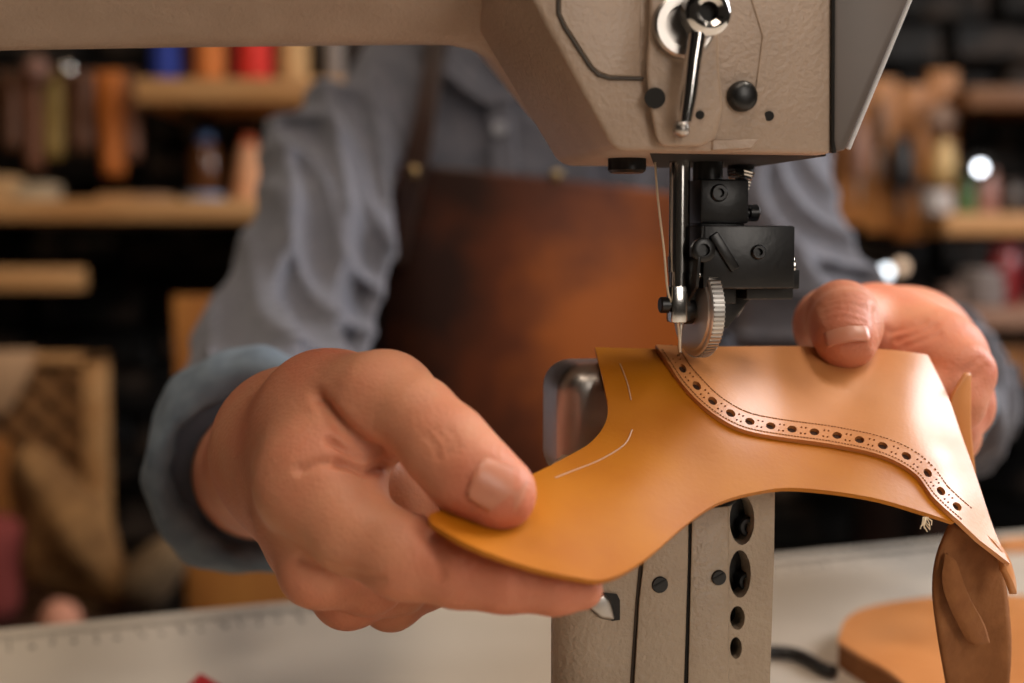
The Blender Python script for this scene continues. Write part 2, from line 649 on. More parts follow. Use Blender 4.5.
def np_mesh(name, V, Q, m, parent=None, origin=(0, 0, 0)):
    org = np.array(ORG[parent] if parent is not None else origin)
    me = bpy.data.meshes.new(name)
    V = (V - org).astype(np.float32)
    me.vertices.add(len(V)); me.vertices.foreach_set('co', V.ravel())
    me.loops.add(Q.size); me.loops.foreach_set('vertex_index', Q.ravel().astype(np.int32))
    me.polygons.add(len(Q))
    me.polygons.foreach_set('loop_start', np.arange(0, Q.size, 4, dtype=np.int32))
    me.polygons.foreach_set('loop_total', np.full(len(Q), 4, np.int32))
    me.polygons.foreach_set('use_smooth', np.ones(len(Q), bool))
    me.update(calc_edges=True)
    me.validate()
    me.materials.append(m)
    o = bpy.data.objects.new(name, me)
    return finish(o, parent, Vector(origin))


# ------------------------------------------------------------------ the room
TABLE_Z = 0.76
rnd = random.Random(7)
bm = BM(); box(bm, (0.1, 0.3, -0.05), 5.0, 5.0, 0.1)
tag(mk('floor', bm, M['floor']), kind='structure')
bm = BM(); box(bm, (0.1, 0.3, 2.75), 5.0, 5.0, 0.1)
tag(mk('ceiling', bm, M['wallpaint']), kind='structure')
bm = BM(); box(bm, (-2.35, 0.3, 1.35), 0.1, 5.0, 2.7)
tag(mk('wall_left', bm, M['wallpaint']), kind='structure')
WALL_Y = 2.40
bm = BM(); box(bm, (0.1, WALL_Y + 0.06, 1.35), 5.0, 0.1, 2.7)
wall_back = tag(mk('wall_back', bm, M['mortar']), kind='structure')
# rough black stones of the back wall, laid course by course
z = 0.28
row = 0
while z < 1.62:
    hgt = rnd.uniform(0.055, 0.095)
    x = -1.05 - rnd.uniform(0, 0.2)
    while x < 1.15:
        ln = rnd.uniform(0.14, 0.34)
        dp = rnd.uniform(0.02, 0.055)
        bm = BM()
        c = Vector((x + ln / 2, WALL_Y + 0.01 - dp / 2 + 0.02, z + hgt / 2))
        box(bm, c, ln - 0.014, dp + 0.04, hgt - 0.012)
        for v in bm.verts:
            if v.co.y < c.y:
                v.co += Vector((rnd.uniform(-.008, .008), rnd.uniform(-.012, .012), rnd.uniform(-.008, .008)))
        mk('stone', bm, M['brick'], wall_back, bevel=0.006, bseg=1)
        x += ln
    z += hgt

# ------------------------------------------------------------------ the workbench
e0 = onz(0, 628, TABLE_Z); e1 = onz(1024, 530, TABLE_Z)
TU = (e1 - e0); TU.z = 0; TU.normalize()
TV = Vector((TU.y, -TU.x, 0))      # toward the camera
tc = e0 + (e1 - e0) * 0.5
bench = thing('workbench', 'pale laminate workbench under the sewing machine, ruler ticks printed along its far edge', 'table',
              (tc + TV * 0.45) * 1.0 - Vector((0, 0, TABLE_Z)))
bm = BM(); box(bm, tc + TV * 0.45 + Vector((0, 0, -0.02)), 2.0, 0.9, 0.04, TU, -TV)
mk('tabletop', bm, M['bench'], bench, bevel=0.003)
bm = BM(); box(bm, tc + TV * 0.45 + Vector((0, 0, -0.08)), 1.8, 0.7, 0.08, TU, -TV)
mk('apron_frame', bm, M['bench_edge'], bench)
for sx in (-0.85, 0.85):
    for sy in (0.08, 0.82):
        bm = BM(); box(bm, tc + TU * sx + TV * sy + Vector((0, 0, -TABLE_Z / 2 - 0.02)), 0.06, 0.06, TABLE_Z - 0.04, TU, -TV)
        mk('leg', bm, M['bench_edge'], bench, bevel=0.003)
bm = BM()
for i in range(-420, 420):
    ln = 0.020 if i % 10 == 0 else (0.014 if i % 5 == 0 else 0.009)
    box(bm, tc + TU * (i * 0.002) + TV * (0.016 + ln / 2) + Vector((0, 0, 0.0001)), 0.0007, ln, 0.0004, TU, -TV)
    if i % 5 == 0:
        box(bm, tc + TU * (i * 0.002 + rnd.uniform(-.002, .002)) + TV * (0.040 + rnd.uniform(-.002, .002)), rnd.uniform(.0012, .003), rnd.uniform(.003, .006), 0.0005, TU, -TV)
tag(mk('ruler_ticks', bm, M['mark'], bench, flat=True), kind='stuff')

# ------------------------------------------------------------------ sewing machine
mach = thing('sewing_machine', 'beige post-bed sewing machine with chrome lever, its head above the leather', 'sewing machine', (N0.x, N0.y, TABLE_Z))
# arm: upright outline on the plane off=-0.03, extruded away from the camera, its underside rising to the back
arm_px = [(-560, 76), (-100, 60), (0, 54.5), (200, 51), (420, 48.5), (452, 49), (474, 53.5), (490, 63), (505, 83), (530, 118), (560, 150), (742, 150), (770, 40), (790, -230), (-560, -230)]
F = [PM(x, y, -0.034 + (50 - y) * 0.00020) for x, y in arm_px]
Bk = []
for (x, y), p in zip(arm_px, F):
    rise = 0.034 if y > -100 else 0.0
    Bk.append(p - MN * 0.10 + Vector((0, 0, rise)))
bm = BM(); prism(bm, F, Bk)
arm = mk('arm_casing', bm, M['paint'], mach, bevel=0.006, bseg=3)
# pillar and bed, left of the picture
pl = PM(-430, 300, -0.05); pl.z = 0
bm = BM()
box(bm, pl - MN * 0.03 + Vector((0, 0, (TABLE_Z + 0.001 + 1.03) / 2)), 0.10, 0.11, 1.029 - TABLE_Z, MU, -MN)
mk('pillar', bm, M['paint'], mach, bevel=0.01, bseg=3)
bm = BM()
bc = N0 - MU * 0.13; bc.z = TABLE_Z + 0.007
box(bm, bc, 0.44, 0.15, 0.012, MU, -MN)
mk('bed', bm, M['paint_post'], mach, bevel=0.003)
# head casing: from the wide back ring to the narrower front face
OFF_F = 0.035
hF = [(527, -60), (533, 0), (612, 146), (622, 151), (832, 154), (833, -60)]
hB = [(462, -60), (478, 30), (556, 160), (566, 166), (742, 168), (800, -60)]
bm = BM(); prism(bm, [PM(x, y, OFF_F) for x, y in hF], [PM(x, y, -0.032) for x, y in hB])
mk('head_casing', bm, M['paint'], mach, bevel=0.0035, bseg=3)
FO = OFF_F + 0.0002


def pp(px, py, d=0.0):
    return PM(px, py, OFF_F + d)


# grey face plate closing the end of the head
fp = [(835, -60), (834, 140), (836, 152), (846, 150), (934, -60)]
bm = BM(); prism(bm, [pp(x, y, 0.0015) for x, y in fp], [pp(x, y, 0.0015) - MN * 0.012 for x, y in fp])
mk('face_plate', bm, M['plate'], mach, bevel=0.0009)
bm = BM()
prism(bm, [pp(x, y, 0.0008) for x, y in [(907, -58), (848, 147), (851, 148.5), (939, -58)]],
      [pp(x, y, 0.0008) - MN * 0.004 for x, y in [(907, -58), (848, 147), (851, 148.5), (939, -58)]])
bm = BM(); tube(bm, [pp(934.5, -60, -0.001), pp(848, 149, -0.001)], 0.0007, 8)
mk('rim_highlight', bm, M['edge_highlight'], mach)  # white strip painting the light caught by the plate edge
bm = BM(); tube(bm, [pp(833.7, -60, 0.0006), pp(833.5, 153, 0.0006)], 0.0007, 6)
mk('plate_gap', bm, M['dark'], mach)
# body behind the face plate
bm = BM()
prism(bm, [pp(x, y, -0.0105) for x, y in [(800, -60), (800, 150), (843, 148), (925, -60)]],
      [PM(x, y, -0.05) for x, y in [(780, -60), (770, 130), (790, 120), (830, -60)]])
mk('head_end', bm, M['paint'], mach, bevel=0.002)
# dark slab painting the shade under the head
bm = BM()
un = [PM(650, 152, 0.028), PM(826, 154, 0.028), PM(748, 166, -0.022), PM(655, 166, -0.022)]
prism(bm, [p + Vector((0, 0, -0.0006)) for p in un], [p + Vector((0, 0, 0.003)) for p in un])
mk('underside_shade', bm, M['dark'], mach, flat=True)
# inspection cover; a dark strip paints the shade of its groove
cv = [(560, -60), (560, 14), (566, 26), (592, 66), (600, 73), (610, 76), (641, 77), (641, -60)]
bm = BM(); prism(bm, [pp(x, y, 0.0006) for x, y in cv], [pp(x, y, -0.001) for x, y in cv])
mk('cover_plate', bm, M['paint'], mach, bevel=0.0004, bseg=1)
bm = BM(); tube(bm, [pp(x, y, 0.0003) for x, y in [(558, -58), (558, 13), (564, 27), (590, 67), (598, 75), (609, 78.5), (643, 79)]], 0.0005, 8)
mk('cover_seam_shade', bm, M['seam_dark'], mach)
# oblong boss that carries the lifting lever
bo = [(651, -60), (649, 20), (646, 70), (648, 100), (656, 140), (662, 147), (700, 147), (716, 138), (723, 110), (719, 60), (716, -60)]
bm = BM(); prism(bm, [pp(x, y, 0.0035) for x, y in bo], [pp(x, y, -0.001) for x, y in bo])
boss = mk('lever_boss', bm, M['paint'], mach, bevel=0.0018, bseg=3)
bm = BM(); cyl(bm, pp(655, 98, 0.001), pp(655, 98, 0.0042), 0.0028, seg=20)
mk('hole', bm, M['dark'], boss)
bm = BM(); cyl(bm, pp(700, 115, 0.001), pp(700, 115, 0.0040), 0.0012, seg=14)
mk('hole', bm, M['dark'], boss)
bm = BM(); cyl(bm, pp(769, 116, -0.001), pp(769, 116, 0.0004), 0.0014, seg=14)
mk('hole', bm, M['dark'], mach)
bm = BM(); lathe(bm, pp(740, 97, -0.001), MN, [(0, 0.0042), (0.0026, 0.0042), (0.0036, 0.0036), (0.0042, 0.0024), (0.0044, 0)], 22)
mk('cap_screw', bm, M['black'], mach)
bm = BM(); tube(bm, [pp(x, y, 0.0001) for x, y in [(751, -58), (752, 0), (763, 36), (756, 92)]], 0.00035, 6)
mk('cast_ridge', bm, M['paint'], mach)
# lever: chrome collar, ring hub and a tapering handle
lev = mk('lever', lathe(BM(), pp(680, 28, 0.002), MN, [(0, 0.0085), (0.004, 0.0085), (0.0048, 0.0078), (0.0048, 0.0055), (0.003, 0.005), (0.003, 0)], 32), M['satin'], mach)
hx = pp(702, 15, 0.0075)
bm = BM(); lathe(bm, hx, MN, [(0, 0.0062), (0.0052, 0.0062), (0.0064, 0.0050), (0.0066, 0.0040), (0.0058, 0.0027), (0.002, 0.0026), (0.002, 0)], 30)
mk('lever_hub', bm, M['chrome'], lev)
bm = BM(); cyl(bm, hx + MN * 0.0022, hx + MN * 0.003, 0.0025, seg=20)
mk('hub_socket', bm, M['dark'], lev)
bm = BM()
hp = [(697, 34), (693, 60), (689, 95), (685, 122)]
hw = [(0.0026, 0.0028), (0.0023, 0.0026), (0.0021, 0.0024), (0.0018, 0.0020)]
rings = []
for (x, y), (a, b) in zip(hp, hw):
    c = pp(x, y, 0.0105)
    rings.append([bm.verts.new(c + MU * (a * math.cos(t)) + MN * (b * math.sin(t))) for t in [2 * math.pi * k / 16 for k in range(16)]])
for A, B in zip(rings, rings[1:]):
    for k in range(16):
        bm.faces.new((A[k], A[(k + 1) % 16], B[(k + 1) % 16], B[k]))
bm.faces.new(rings[0]); bm.faces.new(rings[-1])
mk('lever_handle', bm, M['chrome'], lev)
bm = BM(); ball(bm, pp(681, 129, 0.006), 0.0024, 12)
mk('lever_stop', bm, M['satin'], lev)
# oil plug below the head
bm = BM(); p = PM(627, 151, 0.005); lathe(bm, p, (0, 0, -1), [(-0.002, 0.0056), (0.0056, 0.0056), (0.0064, 0.0048), (0.0064, 0)], 24)
mk('plug', bm, M['black'], mach)
# small shelf where the bars leave the head
bm = BM(); prism(bm, [pp(x, y, 0.0005) for x, y in [(712, 139), (760, 139), (752, 149), (712, 151)]], [pp(x, y, 0.0005) - MN * 0.02 for x, y in [(712, 139), (760, 139), (752, 149), (712, 151)]])
mk('bar_guide', bm, M['paint'], mach, bevel=0.0004, bseg=1)

# bars and roller foot
OB = 0.004
ztop = PM(690, 130, 0).z


def vbar(px, y0, y1, off, prof_r):
    a = PM(px, y0, off); b = PM(px, y1, off)
    b = Vector((a.x, a.y, b.z))
    return a, b


a, b = vbar(680, 140, 272, OB, 0)
bm = BM(); cyl(bm, a, b, 0.0031, seg=24)
cyl(bm, Vector((a.x, a.y, b.z)), Vector((a.x, a.y, PM(680, 318, OB).z)), 0.0026, seg=20)
nb = mk('needle_bar', bm, M['steel'], mach)
bm = BM(); c0 = PM(677, 304, OB + 0.001); box(bm, c0, 0.005, 0.006, 0.011, MU, -MN)
mk('needle_clamp', bm, M['steel'], nb, bevel=0.0008)
bm = BM(); s0 = PM(672, 305, OB + 0.002); lathe(bm, s0, -MU, [(0, 0.0014), (0.0012, 0.0014), (0.0012, 0.0024), (0.0034, 0.0024), (0.0038, 0.002), (0.0038, 0)], 16)
mk('clamp_screw', bm, M['black'], nb)
bm = BM(); nt_ = PM(681, 316, OB); ne = PM(679.5, 357, OB)
lathe(bm, nt_, ne - nt_, [(0, 0.0011), (0.003, 0.0010), (0.0045, 0.0006), ((ne - nt_).length - 0.002, 0.00055), ((ne - nt_).length, 0)], 12)
mk('needle', bm, M['steel'], nb)
bm = BM(); a, b = vbar(708, 140, 186, 0.0, 0); cyl(bm, a, b, 0.0045, seg=24)
mk('presser_bar', bm, M['black'], mach)
bm = BM(); a, b = vbar(741, 145, 176, -0.012, 0); cyl(bm, a, b, 0.0042, seg=20)
mk('feed_bar', bm, M['black'], mach)
bm = BM()
a = PM(742, 170, -0.010); b = PM(734, 205, -0.010)
pts = []
for i in range(90):
    t = i / 89
    u_, v_, a_ = frame(b - a)
    rr = 0.0038 - 0.0014 * t
    pts.append(a + (b - a) * t + (u_ * math.cos(t * 2 * math.pi * 11) + v_ * math.sin(t * 2 * math.pi * 11)) * rr)
tube(bm, pts, 0.00045, 6)
mk('coil_spring', bm, M['steel'], mach)
# black foot bracket of several blocks
fb = mk('foot_bracket', mbox(mbox(BM(), 717, 202, 0.0, 0.0150, 0.0130, 0.014), 716, 222, -0.001, 0.0140, 0.006, 0.012), M['black'], mach, bevel=0.0007)
bm = BM(); mbox(bm, 740, 257, 0.003, 0.0285, 0.0185, 0.016)
mk('clamp_block', bm, M['black'], fb, bevel=0.0008)
bm = BM(); mbox(bm, 763, 284, -0.002, 0.0150, 0.0090, 0.012); mbox(bm, 752, 279, -0.002, 0.026, 0.006, 0.012)
mk('lower_block', bm, M['black'], fb, bevel=0.0006)
bm = BM(); mbox(bm, 707, 285, -0.001, 0.0150, 0.0110, 0.010)
prism(bm, [PM(x, y, -0.004) for x, y in [(690, 278), (748, 284), (750, 300), (728, 328), (716, 330), (712, 300)]], [PM(x, y, -0.004) - MN * 0.007 for x, y in [(690, 278), (748, 284), (750, 300), (728, 328), (716, 330), (712, 300)]])
mk('foot_arm', bm, M['black'], fb, bevel=0.0006)
bm = BM(); prism(bm, [PM(x, y, -0.012) for x, y in [(742, 285), (752, 290), (744, 308), (738, 318)]], [PM(x, y, -0.012) - MN * 0.003 for x, y in [(742, 285), (752, 290), (744, 308), (738, 318)]])
mk('foot_stay', bm, M['satin'], fb, bevel=0.0004)
for (x, y, o, r) in ((718, 193, 0.0072, 0.0026), (702, 250, 0.0112, 0.0036), (757, 252, 0.0112, 0.0022)):
    bm = BM(); lathe(bm, PM(x, y, o - 0.001), MN, [(0, r), (0.0016, r), (0.002, r * 0.85), (0.002, r * 0.5), (0.0008, r * 0.45), (0.0008, 0)], 18)
    mk('screw', bm, M['black'], fb)
bm = BM(); c0 = PM(724, 252, 0.0112); dd = (MU * 0.55 + Vector((0, 0, -0.83))).normalized()
box(bm, c0, 0.0125, 0.0022, 0.0030, dd, -MN, dd.cross(-MN))
mk('slotted_bar', bm, M['black'], fb, bevel=0.0005)
bm = BM(); s0 = PM(789, 266, 0.001); lathe(bm, s0, MU, [(-0.002, 0.0032), (0.0008, 0.0032), (0.0014, 0.0024), (0.0016, 0)], 18)
mk('side_screw', bm, M['steel'], fb)
bm = BM(); s0 = PM(752, 213, -0.002); lathe(bm, s0 - MU * 0.004, MU, [(0, 0.0015), (0.003, 0.0015), (0.003, 0.0026), (0.0055, 0.0026), (0.006, 0.002), (0.006, 0)], 16)
mk('adjust_screw', bm, M['black'], fb)
bm = BM(); ball(bm, PM(699, 275, 0.008), 0.0013, 10); ball(bm, PM(694, 277, 0.008), 0.001, 10)
mk('set_pin', bm, M['steel'], fb)
# roller
WA = math.radians(18)
WX = Vector((math.cos(WA), math.sin(WA), 0))     # roller axis, left end toward the camera
wc = PM(698, 310, 0.001)
RW = 0.0138
prof = [(-0.0024, 0.0), (-0.0024, RW - 0.0020), (-0.0019, RW - 0.0016), (-0.0019, RW - 0.0004), (-0.0015, RW), (0.0020, RW), (0.0024, RW - 0.0008), (0.0024, 0.004), (0.0024, 0)]
bm = BM(); lathe(bm, wc, WX, prof, 64)
M['roller'] = mat('ground_steel', (0.80, 0.77, 0.73), 0.42, metal=1.0)
roll = mk('roller_foot', bm, M['roller'], mach, sharp=30)
bm = BM()
u_, v_, a_ = frame(WX)
for i in range(64):
    t = 2 * math.pi * i / 64
    rad = u_ * math.cos(t) + v_ * math.sin(t)
    tan = -u_ * math.sin(t) + v_ * math.cos(t)
    box(bm, wc + rad * RW + WX * 0.0003, 0.0034, 0.0006, 0.0009, WX, tan, rad)
tag(mk('knurl', bm, M['satin'], roll, flat=True), kind='stuff')
bm = BM(); lathe(bm, wc, -WX, [(0.0, 0.0042), (0.0052, 0.0042), (0.0056, 0.0036), (0.0056, 0)], 24)
mk('axle_cap', bm, M['black'], roll)
bm = BM()
hang = [PM(683, 288, 0.0), PM(712, 288, 0.0), PM(700, 330, 0.0), PM(690, 330, 0.0)]
hh = [wc - WX * 0.0042 + Vector((0, 0, z_)) + (-Vector((-WX.y, WX.x, 0))) * s_ for z_, s_ in ((0.016, 0.011), (0.016, -0.011), (0.007, -0.0095), (0.003, -0.004), (-0.003, -0.004), (-0.003, 0.004), (0.003, 0.004), (0.007, 0.0095))]
prism(bm, hh, [p - WX * 0.0012 for p in hh])
mk('roller_fork', bm, M['black'], fb, bevel=0.0004)

# ---- post
OP = 0.022
post_c = PM(668, 600, OP)
post = thing  # placeholder name, replaced below


def po(px, py, d=0.0):
    return PM(px, py, OP + d)


def vert_prism(bm, top_xy, z0, z1):
    prism(bm, [Vector((x, y, z1)) for x, y in top_xy], [Vector((x, y, z0)) for x, y in top_xy])


pl_ = po(560, 600); pr_ = po(775, 600)
wv = (pr_ - pl_).dot(MU)
zt = po(668, 466).z
corner = []
rc = 0.012
# plan outline of the post core: rounded at the left front corner
fl = pl_ - MN * 0.0
for t in range(7):
    th = math.pi / 2 * t / 6
    corner.append(pl_ + MU * (rc - rc * math.cos(th)) * 1.0 - MN * (rc - rc * math.sin(th)))
outline = [c for c in corner] + [pl_ + MU * (wv * 0.785) - MN * 0.0, pl_ + MU * (wv * 0.785) - MN * 0.009, pr_ - MN * 0.009, pr_ - MN * 0.055, PM(566, 600, OP - 0.055), PM(562, 600, OP - 0.03)]
bm = BM(); vert_prism(bm, [(c.x, c.y) for c in outline], TABLE_Z + 0.01, zt)
post = mk('post', bm, M['paint_post'], mach, bevel=0.0006, bseg=1)
# right strip with four pockets, drilled right through; black floors and liners paint the shade inside
strip = [(729, 482), (729, 885), (764, 885), (770, 683), (774, 560), (775, 482)]
pk = [(742, 520, 12.5, 25), (740, 574, 11, 24), (737.5, 618, 7.5, 12), (736, 648, 6, 11)]
holes = [circ(x, y, a, b, 20) for x, y, a, b in pk]
geo = sheet(strip, holes, lambda x, y: po(x, y, 0.0), lambda x, y: po(x, y, 0.0) - MN * 0.0088)
mk('pocket_strip', geo, M['paint_post'], post)
bm = BM()
for x, y, a_, b_ in pk:
    prism(bm, [po(x + 0.98 * (u - x), y + 0.98 * (v - y), -0.0080) for u, v in circ(x, y, a_, b_, 20)], [po(u, v, -0.0089) for u, v in circ(x, y, a_, b_, 20)])
mk('pocket_floor_shade', bm, M['black'], post, flat=True)
for x, y, a_, b_ in pk:
    bm = BM()
    A = [bm.verts.new(po(u, v, -0.0005)) for u, v in circ(x, y, a_ * 0.985, b_ * 0.985, 20)]
    B = [bm.verts.new(po(u, v, -0.0085)) for u, v in circ(x, y, a_ * 0.975, b_ * 0.975, 20)]
    for q_ in range(20):
        bm.faces.new((A[q_], A[(q_ + 1) % 20], B[(q_ + 1) % 20], B[q_]))
    mk('pocket_wall_shade', bm, M['black'], post)
for x, y, a_, b_ in pk:
    r = 0.00028 * a_ * 0.85
    bm = BM(); lathe(bm, po(x + 1, y + 4, -0.0082), MN, [(0, r), (0.0045, r), (0.005, r * 0.85), (0.005, r * 0.5), (0.003, r * 0.45), (0.003, 0)], 18)
    mk('pocket_screw', bm, M['black'], post)
# middle rib and right plate
rib = [(646, 490), (646, 540), (639, 600), (634, 683), (622, 885), (674, 885), (684, 683), (688, 560), (689, 490)]
bm = BM(); prism(bm, [po(x, y, 0.0022) for x, y in rib], [po(x, y, -0.001) for x, y in rib])
r1 = mk('rib_plate', bm, M['paint_post'], post, bevel=0.0008)
plt = [(692, 512), (696, 509), (729, 506), (729, 683), (722, 885), (678, 885), (688, 683), (691, 560)]
bm = BM(); prism(bm, [po(x, y, 0.0020) for x, y in plt], [po(x, y, -0.001) for x, y in plt])
r2 = mk('cover_plate', bm, M['paint_post'], post, bevel=0.0006)
bm = BM(); tube(bm, [po(x, y, 0.0004) for x, y in [(680, 900), (686, 683), (689.5, 560), (690, 511), (694, 507), (729, 504), (735, 500)]], 0.0007, 6)
mk('plate_gap', bm, M['dark'], post)
bm = BM(); tube(bm, [po(x, y, 0.0002) for x, y in [(622, 900), (632, 683), (637.5, 600), (643, 545), (644, 490)]], 0.0006, 6)
mk('rib_gap_shade', bm, M['seam_dark'], post)
for pr, x, y, r in ((r1, 659, 584, 0.0024), (r2, 718, 577, 0.0022)):
    bm = BM(); lathe(bm, po(x, y, 0.0015), MN, [(0, r), (0.0010, r), (0.0013, r * 0.9), (0.0013, 0)], 18)
    s = mk('screw', bm, M['black'], pr)
    bm = BM(); box(bm, po(x, y, 0.0029), r * 1.7, 0.0003, 0.0005, (MU + Vector((0, 0, 0.5))).normalized(), -MN, (Vector((0, 0, 1)) - MU * 0.5).normalized())
    mk('slot', bm, M['dark'], s, flat=True)
# bright recessed notch on the left
bm = BM(); prism(bm, [po(x, y, 0.0006) for x, y in [(601, 592), (617, 594), (620, 600), (620, 620), (612, 621), (600, 612)]], [po(x, y, -0.006) for x, y in [(601, 592), (617, 594), (620, 600), (620, 620), (612, 621), (600, 612)]])
nt = mk('notch', bm, M['dark'], post, flat=True)
bm = BM(); prism(bm, [po(x, y, 0.0012) for x, y in [(585, 605), (604, 592), (611, 600), (616, 621), (600, 619)]], [po(x, y, -0.002) for x, y in [(585, 605), (604, 592), (611, 600), (616, 621), (600, 619)]])
mk('catch', bm, M['satin'], nt, bevel=0.0012, bseg=3)
# polished cap on top of the post
zc = PM(600, 364, -0.005).z
ca = PM(566, 400, 0.004); cb = PM(735, 400, 0.004)
cw = (cb - ca).dot(MU)
bm = BM()
cc = ca + MU * cw / 2 - MN * 0.022
cc.z = (zc + zt - 0.01) / 2
box(bm, cc, cw, 0.034, zc - zt + 0.01, MU, -MN)
mk('post_cap', bm, M['satin'], mach, bevel=0.0085, bseg=6)

# ------------------------------------------------------------------ the leather shoe upper
ctrl = [
    (595, 347, .430), (655, 349, .434), (690, 351, .436), (790, 350, .449), (850, 351, .453), (925, 357, .456),
    (605, 366, .414), (655, 366, .416), (700, 366, .421), (790, 370, .437), (850, 372, .441), (915, 374, .445),
    (612, 390, .404), (660, 395, .405), (710, 392, .409), (780, 395, .424), (850, 400, .430), (920, 402, .434),
    (606, 430, .391), (650, 430, .392), (710, 425, .396), (780, 430, .409), (850, 440, .412), (920, 440, .417),
    (600, 580, .335), (650, 556, .348), (690, 520, .366), (720, 500, .376), (780, 488, .386), (870, 497, .390), (940, 520, .392),
    (430, 518, .340), (470, 545, .3315), (530, 567, .3315), (480, 497, .356), (535, 473, .368), (570, 455, .379), (500, 540, .338), (550, 522, .349), (560, 560, .337), (600, 500, .362),
    (640, 480, .372), (700, 460, .386), (780, 460, .396), (860, 468, .400), (920, 485, .402),
    (940, 400, .442), (955, 440, .432), (970, 480, .420), (985, 520, .411), (1004, 560, .404), (940, 455, .414), (955, 500, .404),
]
cpx = np.array([(a, b) for a, b, c in ctrl]) / 100.0
cpd = np.array([c for a, b, c in ctrl])


def tps(r2):
    return np.where(r2 > 1e-12, 0.5 * r2 * np.log(np.maximum(r2, 1e-12)), 0)


r2 = ((cpx[:, None] - cpx[None]) ** 2).sum(-1)
n_ = len(ctrl)
A_ = np.zeros((n_ + 3, n_ + 3))
A_[:n_, :n_] = tps(r2) + 0.02 * np.eye(n_)
A_[:n_, n_] = 1; A_[:n_, n_ + 1:] = cpx
A_[n_, :n_] = 1; A_[n_ + 1:, :n_] = cpx.T
wts = np.linalg.solve(A_, np.concatenate([cpd, np.zeros(3)]))


def LD(x, y):
    q = np.array([x, y]) / 100.0
    return float(tps(((cpx - q) ** 2).sum(-1)) @ wts[:n_] + wts[n_] + q @ wts[n_ + 1:])


def lsurf(x, y, off=0.0):
    """point of the leather, `off` metres above its face along the surface normal"""
    e = 2.0
    p = W(x, y, LD(x, y))
    if off == 0.0:
        return p
    px_ = W(x + e, y, LD(x + e, y)) - p
    py_ = W(x, y + e, LD(x, y + e)) - p
    n = py_.cross(px_).normalized()
    if n.dot(Vector((0, 0, CAMZ)) - p) < 0:
        n = -n
    return p + n * off


def curve2(pts, n=8):
    return [(p.x, p.y) for p in smooth_path([Vector((a, b, 0)) for a, b in pts], n)]


upper = thing('shoe_upper', 'tan leather shoe upper with punched brogue seam, held by both hands under the roller', 'leather piece', lsurf(690, 400))
left_edge = curve2([(595, 347), (599, 364), (604, 385), (608, 408), (604, 426), (590, 443), (568, 456), (535, 473), (490, 492), (430, 514)], 4)
tip_edge = curve2([(430, 514), (432, 523), (470, 545), (530, 567), (585, 579), (601, 580)], 4)
low_edge = curve2([(601, 580), (622, 573), (650, 555), (690, 521), (720, 502), (760, 491), (800, 488), (870, 497), (930, 514), (958, 524)], 5)
seam = curve2([(655, 349), (666, 366), (680, 386), (700, 408), (722, 424), (745, 434), (780, 441), (830, 448), (880, 459), (912, 476), (932, 502), (955, 523)], 6)
top_a = curve2([(925, 358), (880, 353), (790, 350), (700, 351), (655, 349)], 5)
right_e = curve2([(1006, 566), (990, 532), (972, 478), (955, 430), (944, 398), (925, 358)], 5)
base_out = left_edge[:-1] + tip_edge[:-1] + low_edge[:-1]
# main sheet runs on beneath the overlay
base_out += [(950, 505), (940, 470), (900, 420), (850, 395), (760, 372), (700, 352)] + [(655, 348.5), (625, 348)]
geo = sheet(base_out, [], lambda x, y: lsurf(x, y), lambda x, y: lsurf(x, y, -0.0014), step=9, inset=4)
mk('vamp', geo, M['leather'], upper, sharp=60)
# overlay with the row of punched holes
ov_out = seam[:-1] + [(955, 523), (975, 542), (1006, 566)] + right_e[1:-1] + top_a[:-1]


def along(path, s):
    acc = 0
    for (ax, ay), (bx, by) in zip(path, path[1:]):
        d = math.hypot(bx - ax, by - ay)
        if acc + d >= s:
            t = (s - acc) / d
            return (ax + (bx - ax) * t, ay + (by - ay) * t, (bx - ax) / d, (by - ay) / d)
        acc += d
    return None


holes = []
tiny = []
s = 12.0
k = 0
while True:
    q = along(seam, s)
    if q is None: break
    x, y, dx, dy = q
    nx, ny = dy, -dx      # toward the overlay
    f = 1.0
    hx_, hy_ = x + nx * 9.5, y + ny * 9.5
    if k % 2 == 0:
        if inside(ov_out, hx_, hy_) and dist_poly(ov_out, hx_, hy_) > 5:
            holes.append(circ(hx_, hy_, 5.0, 3.5, 12, math.atan2(dy, dx)))
    else:
        for o_ in (6.5, 12.5):
            for t_ in (-2.2, 2.2):
                tx, ty = x + nx * o_ + dx * t_, y + ny * o_ + dy * t_
                if inside(ov_out, tx, ty) and dist_poly(ov_out, tx, ty) > 3:
                    tiny.append(circ(tx, ty, 1.15, 0.95, 7))
    s += 11.4
    k += 1
TH = 0.0015
geo = sheet(ov_out, holes + tiny, lambda x, y: lsurf(x, y, TH), lambda x, y: lsurf(x, y, 0.0001), step=8, inset=4)
ovl = mk('toe_overlay', geo, M['leather_tan'], upper, sharp=60)
# dark strip below the overlay, painting the shade in its holes
bm = BM()
strip_q = []
for i in range(0, 46):
    q = along(seam, 6 + i * 9.0)
    if q is None: break
    x, y, dx, dy = q
    strip_q.append((x + dy * 3.5, y - dx * 3.5, x + dy * 15.5, y - dx * 15.5))
Vv = []; Fv = []
for a0, b0, a1, b1 in strip_q:
    Vv += [lsurf(a0, b0, 0.0004), lsurf(a1, b1, 0.0004)]
for i in range(len(strip_q) - 1):
    Fv.append((2 * i, 2 * i + 1, 2 * i + 3, 2 * i + 2))
mk('hole_shade_strip', (Vv, Fv), M['hole'], upper)
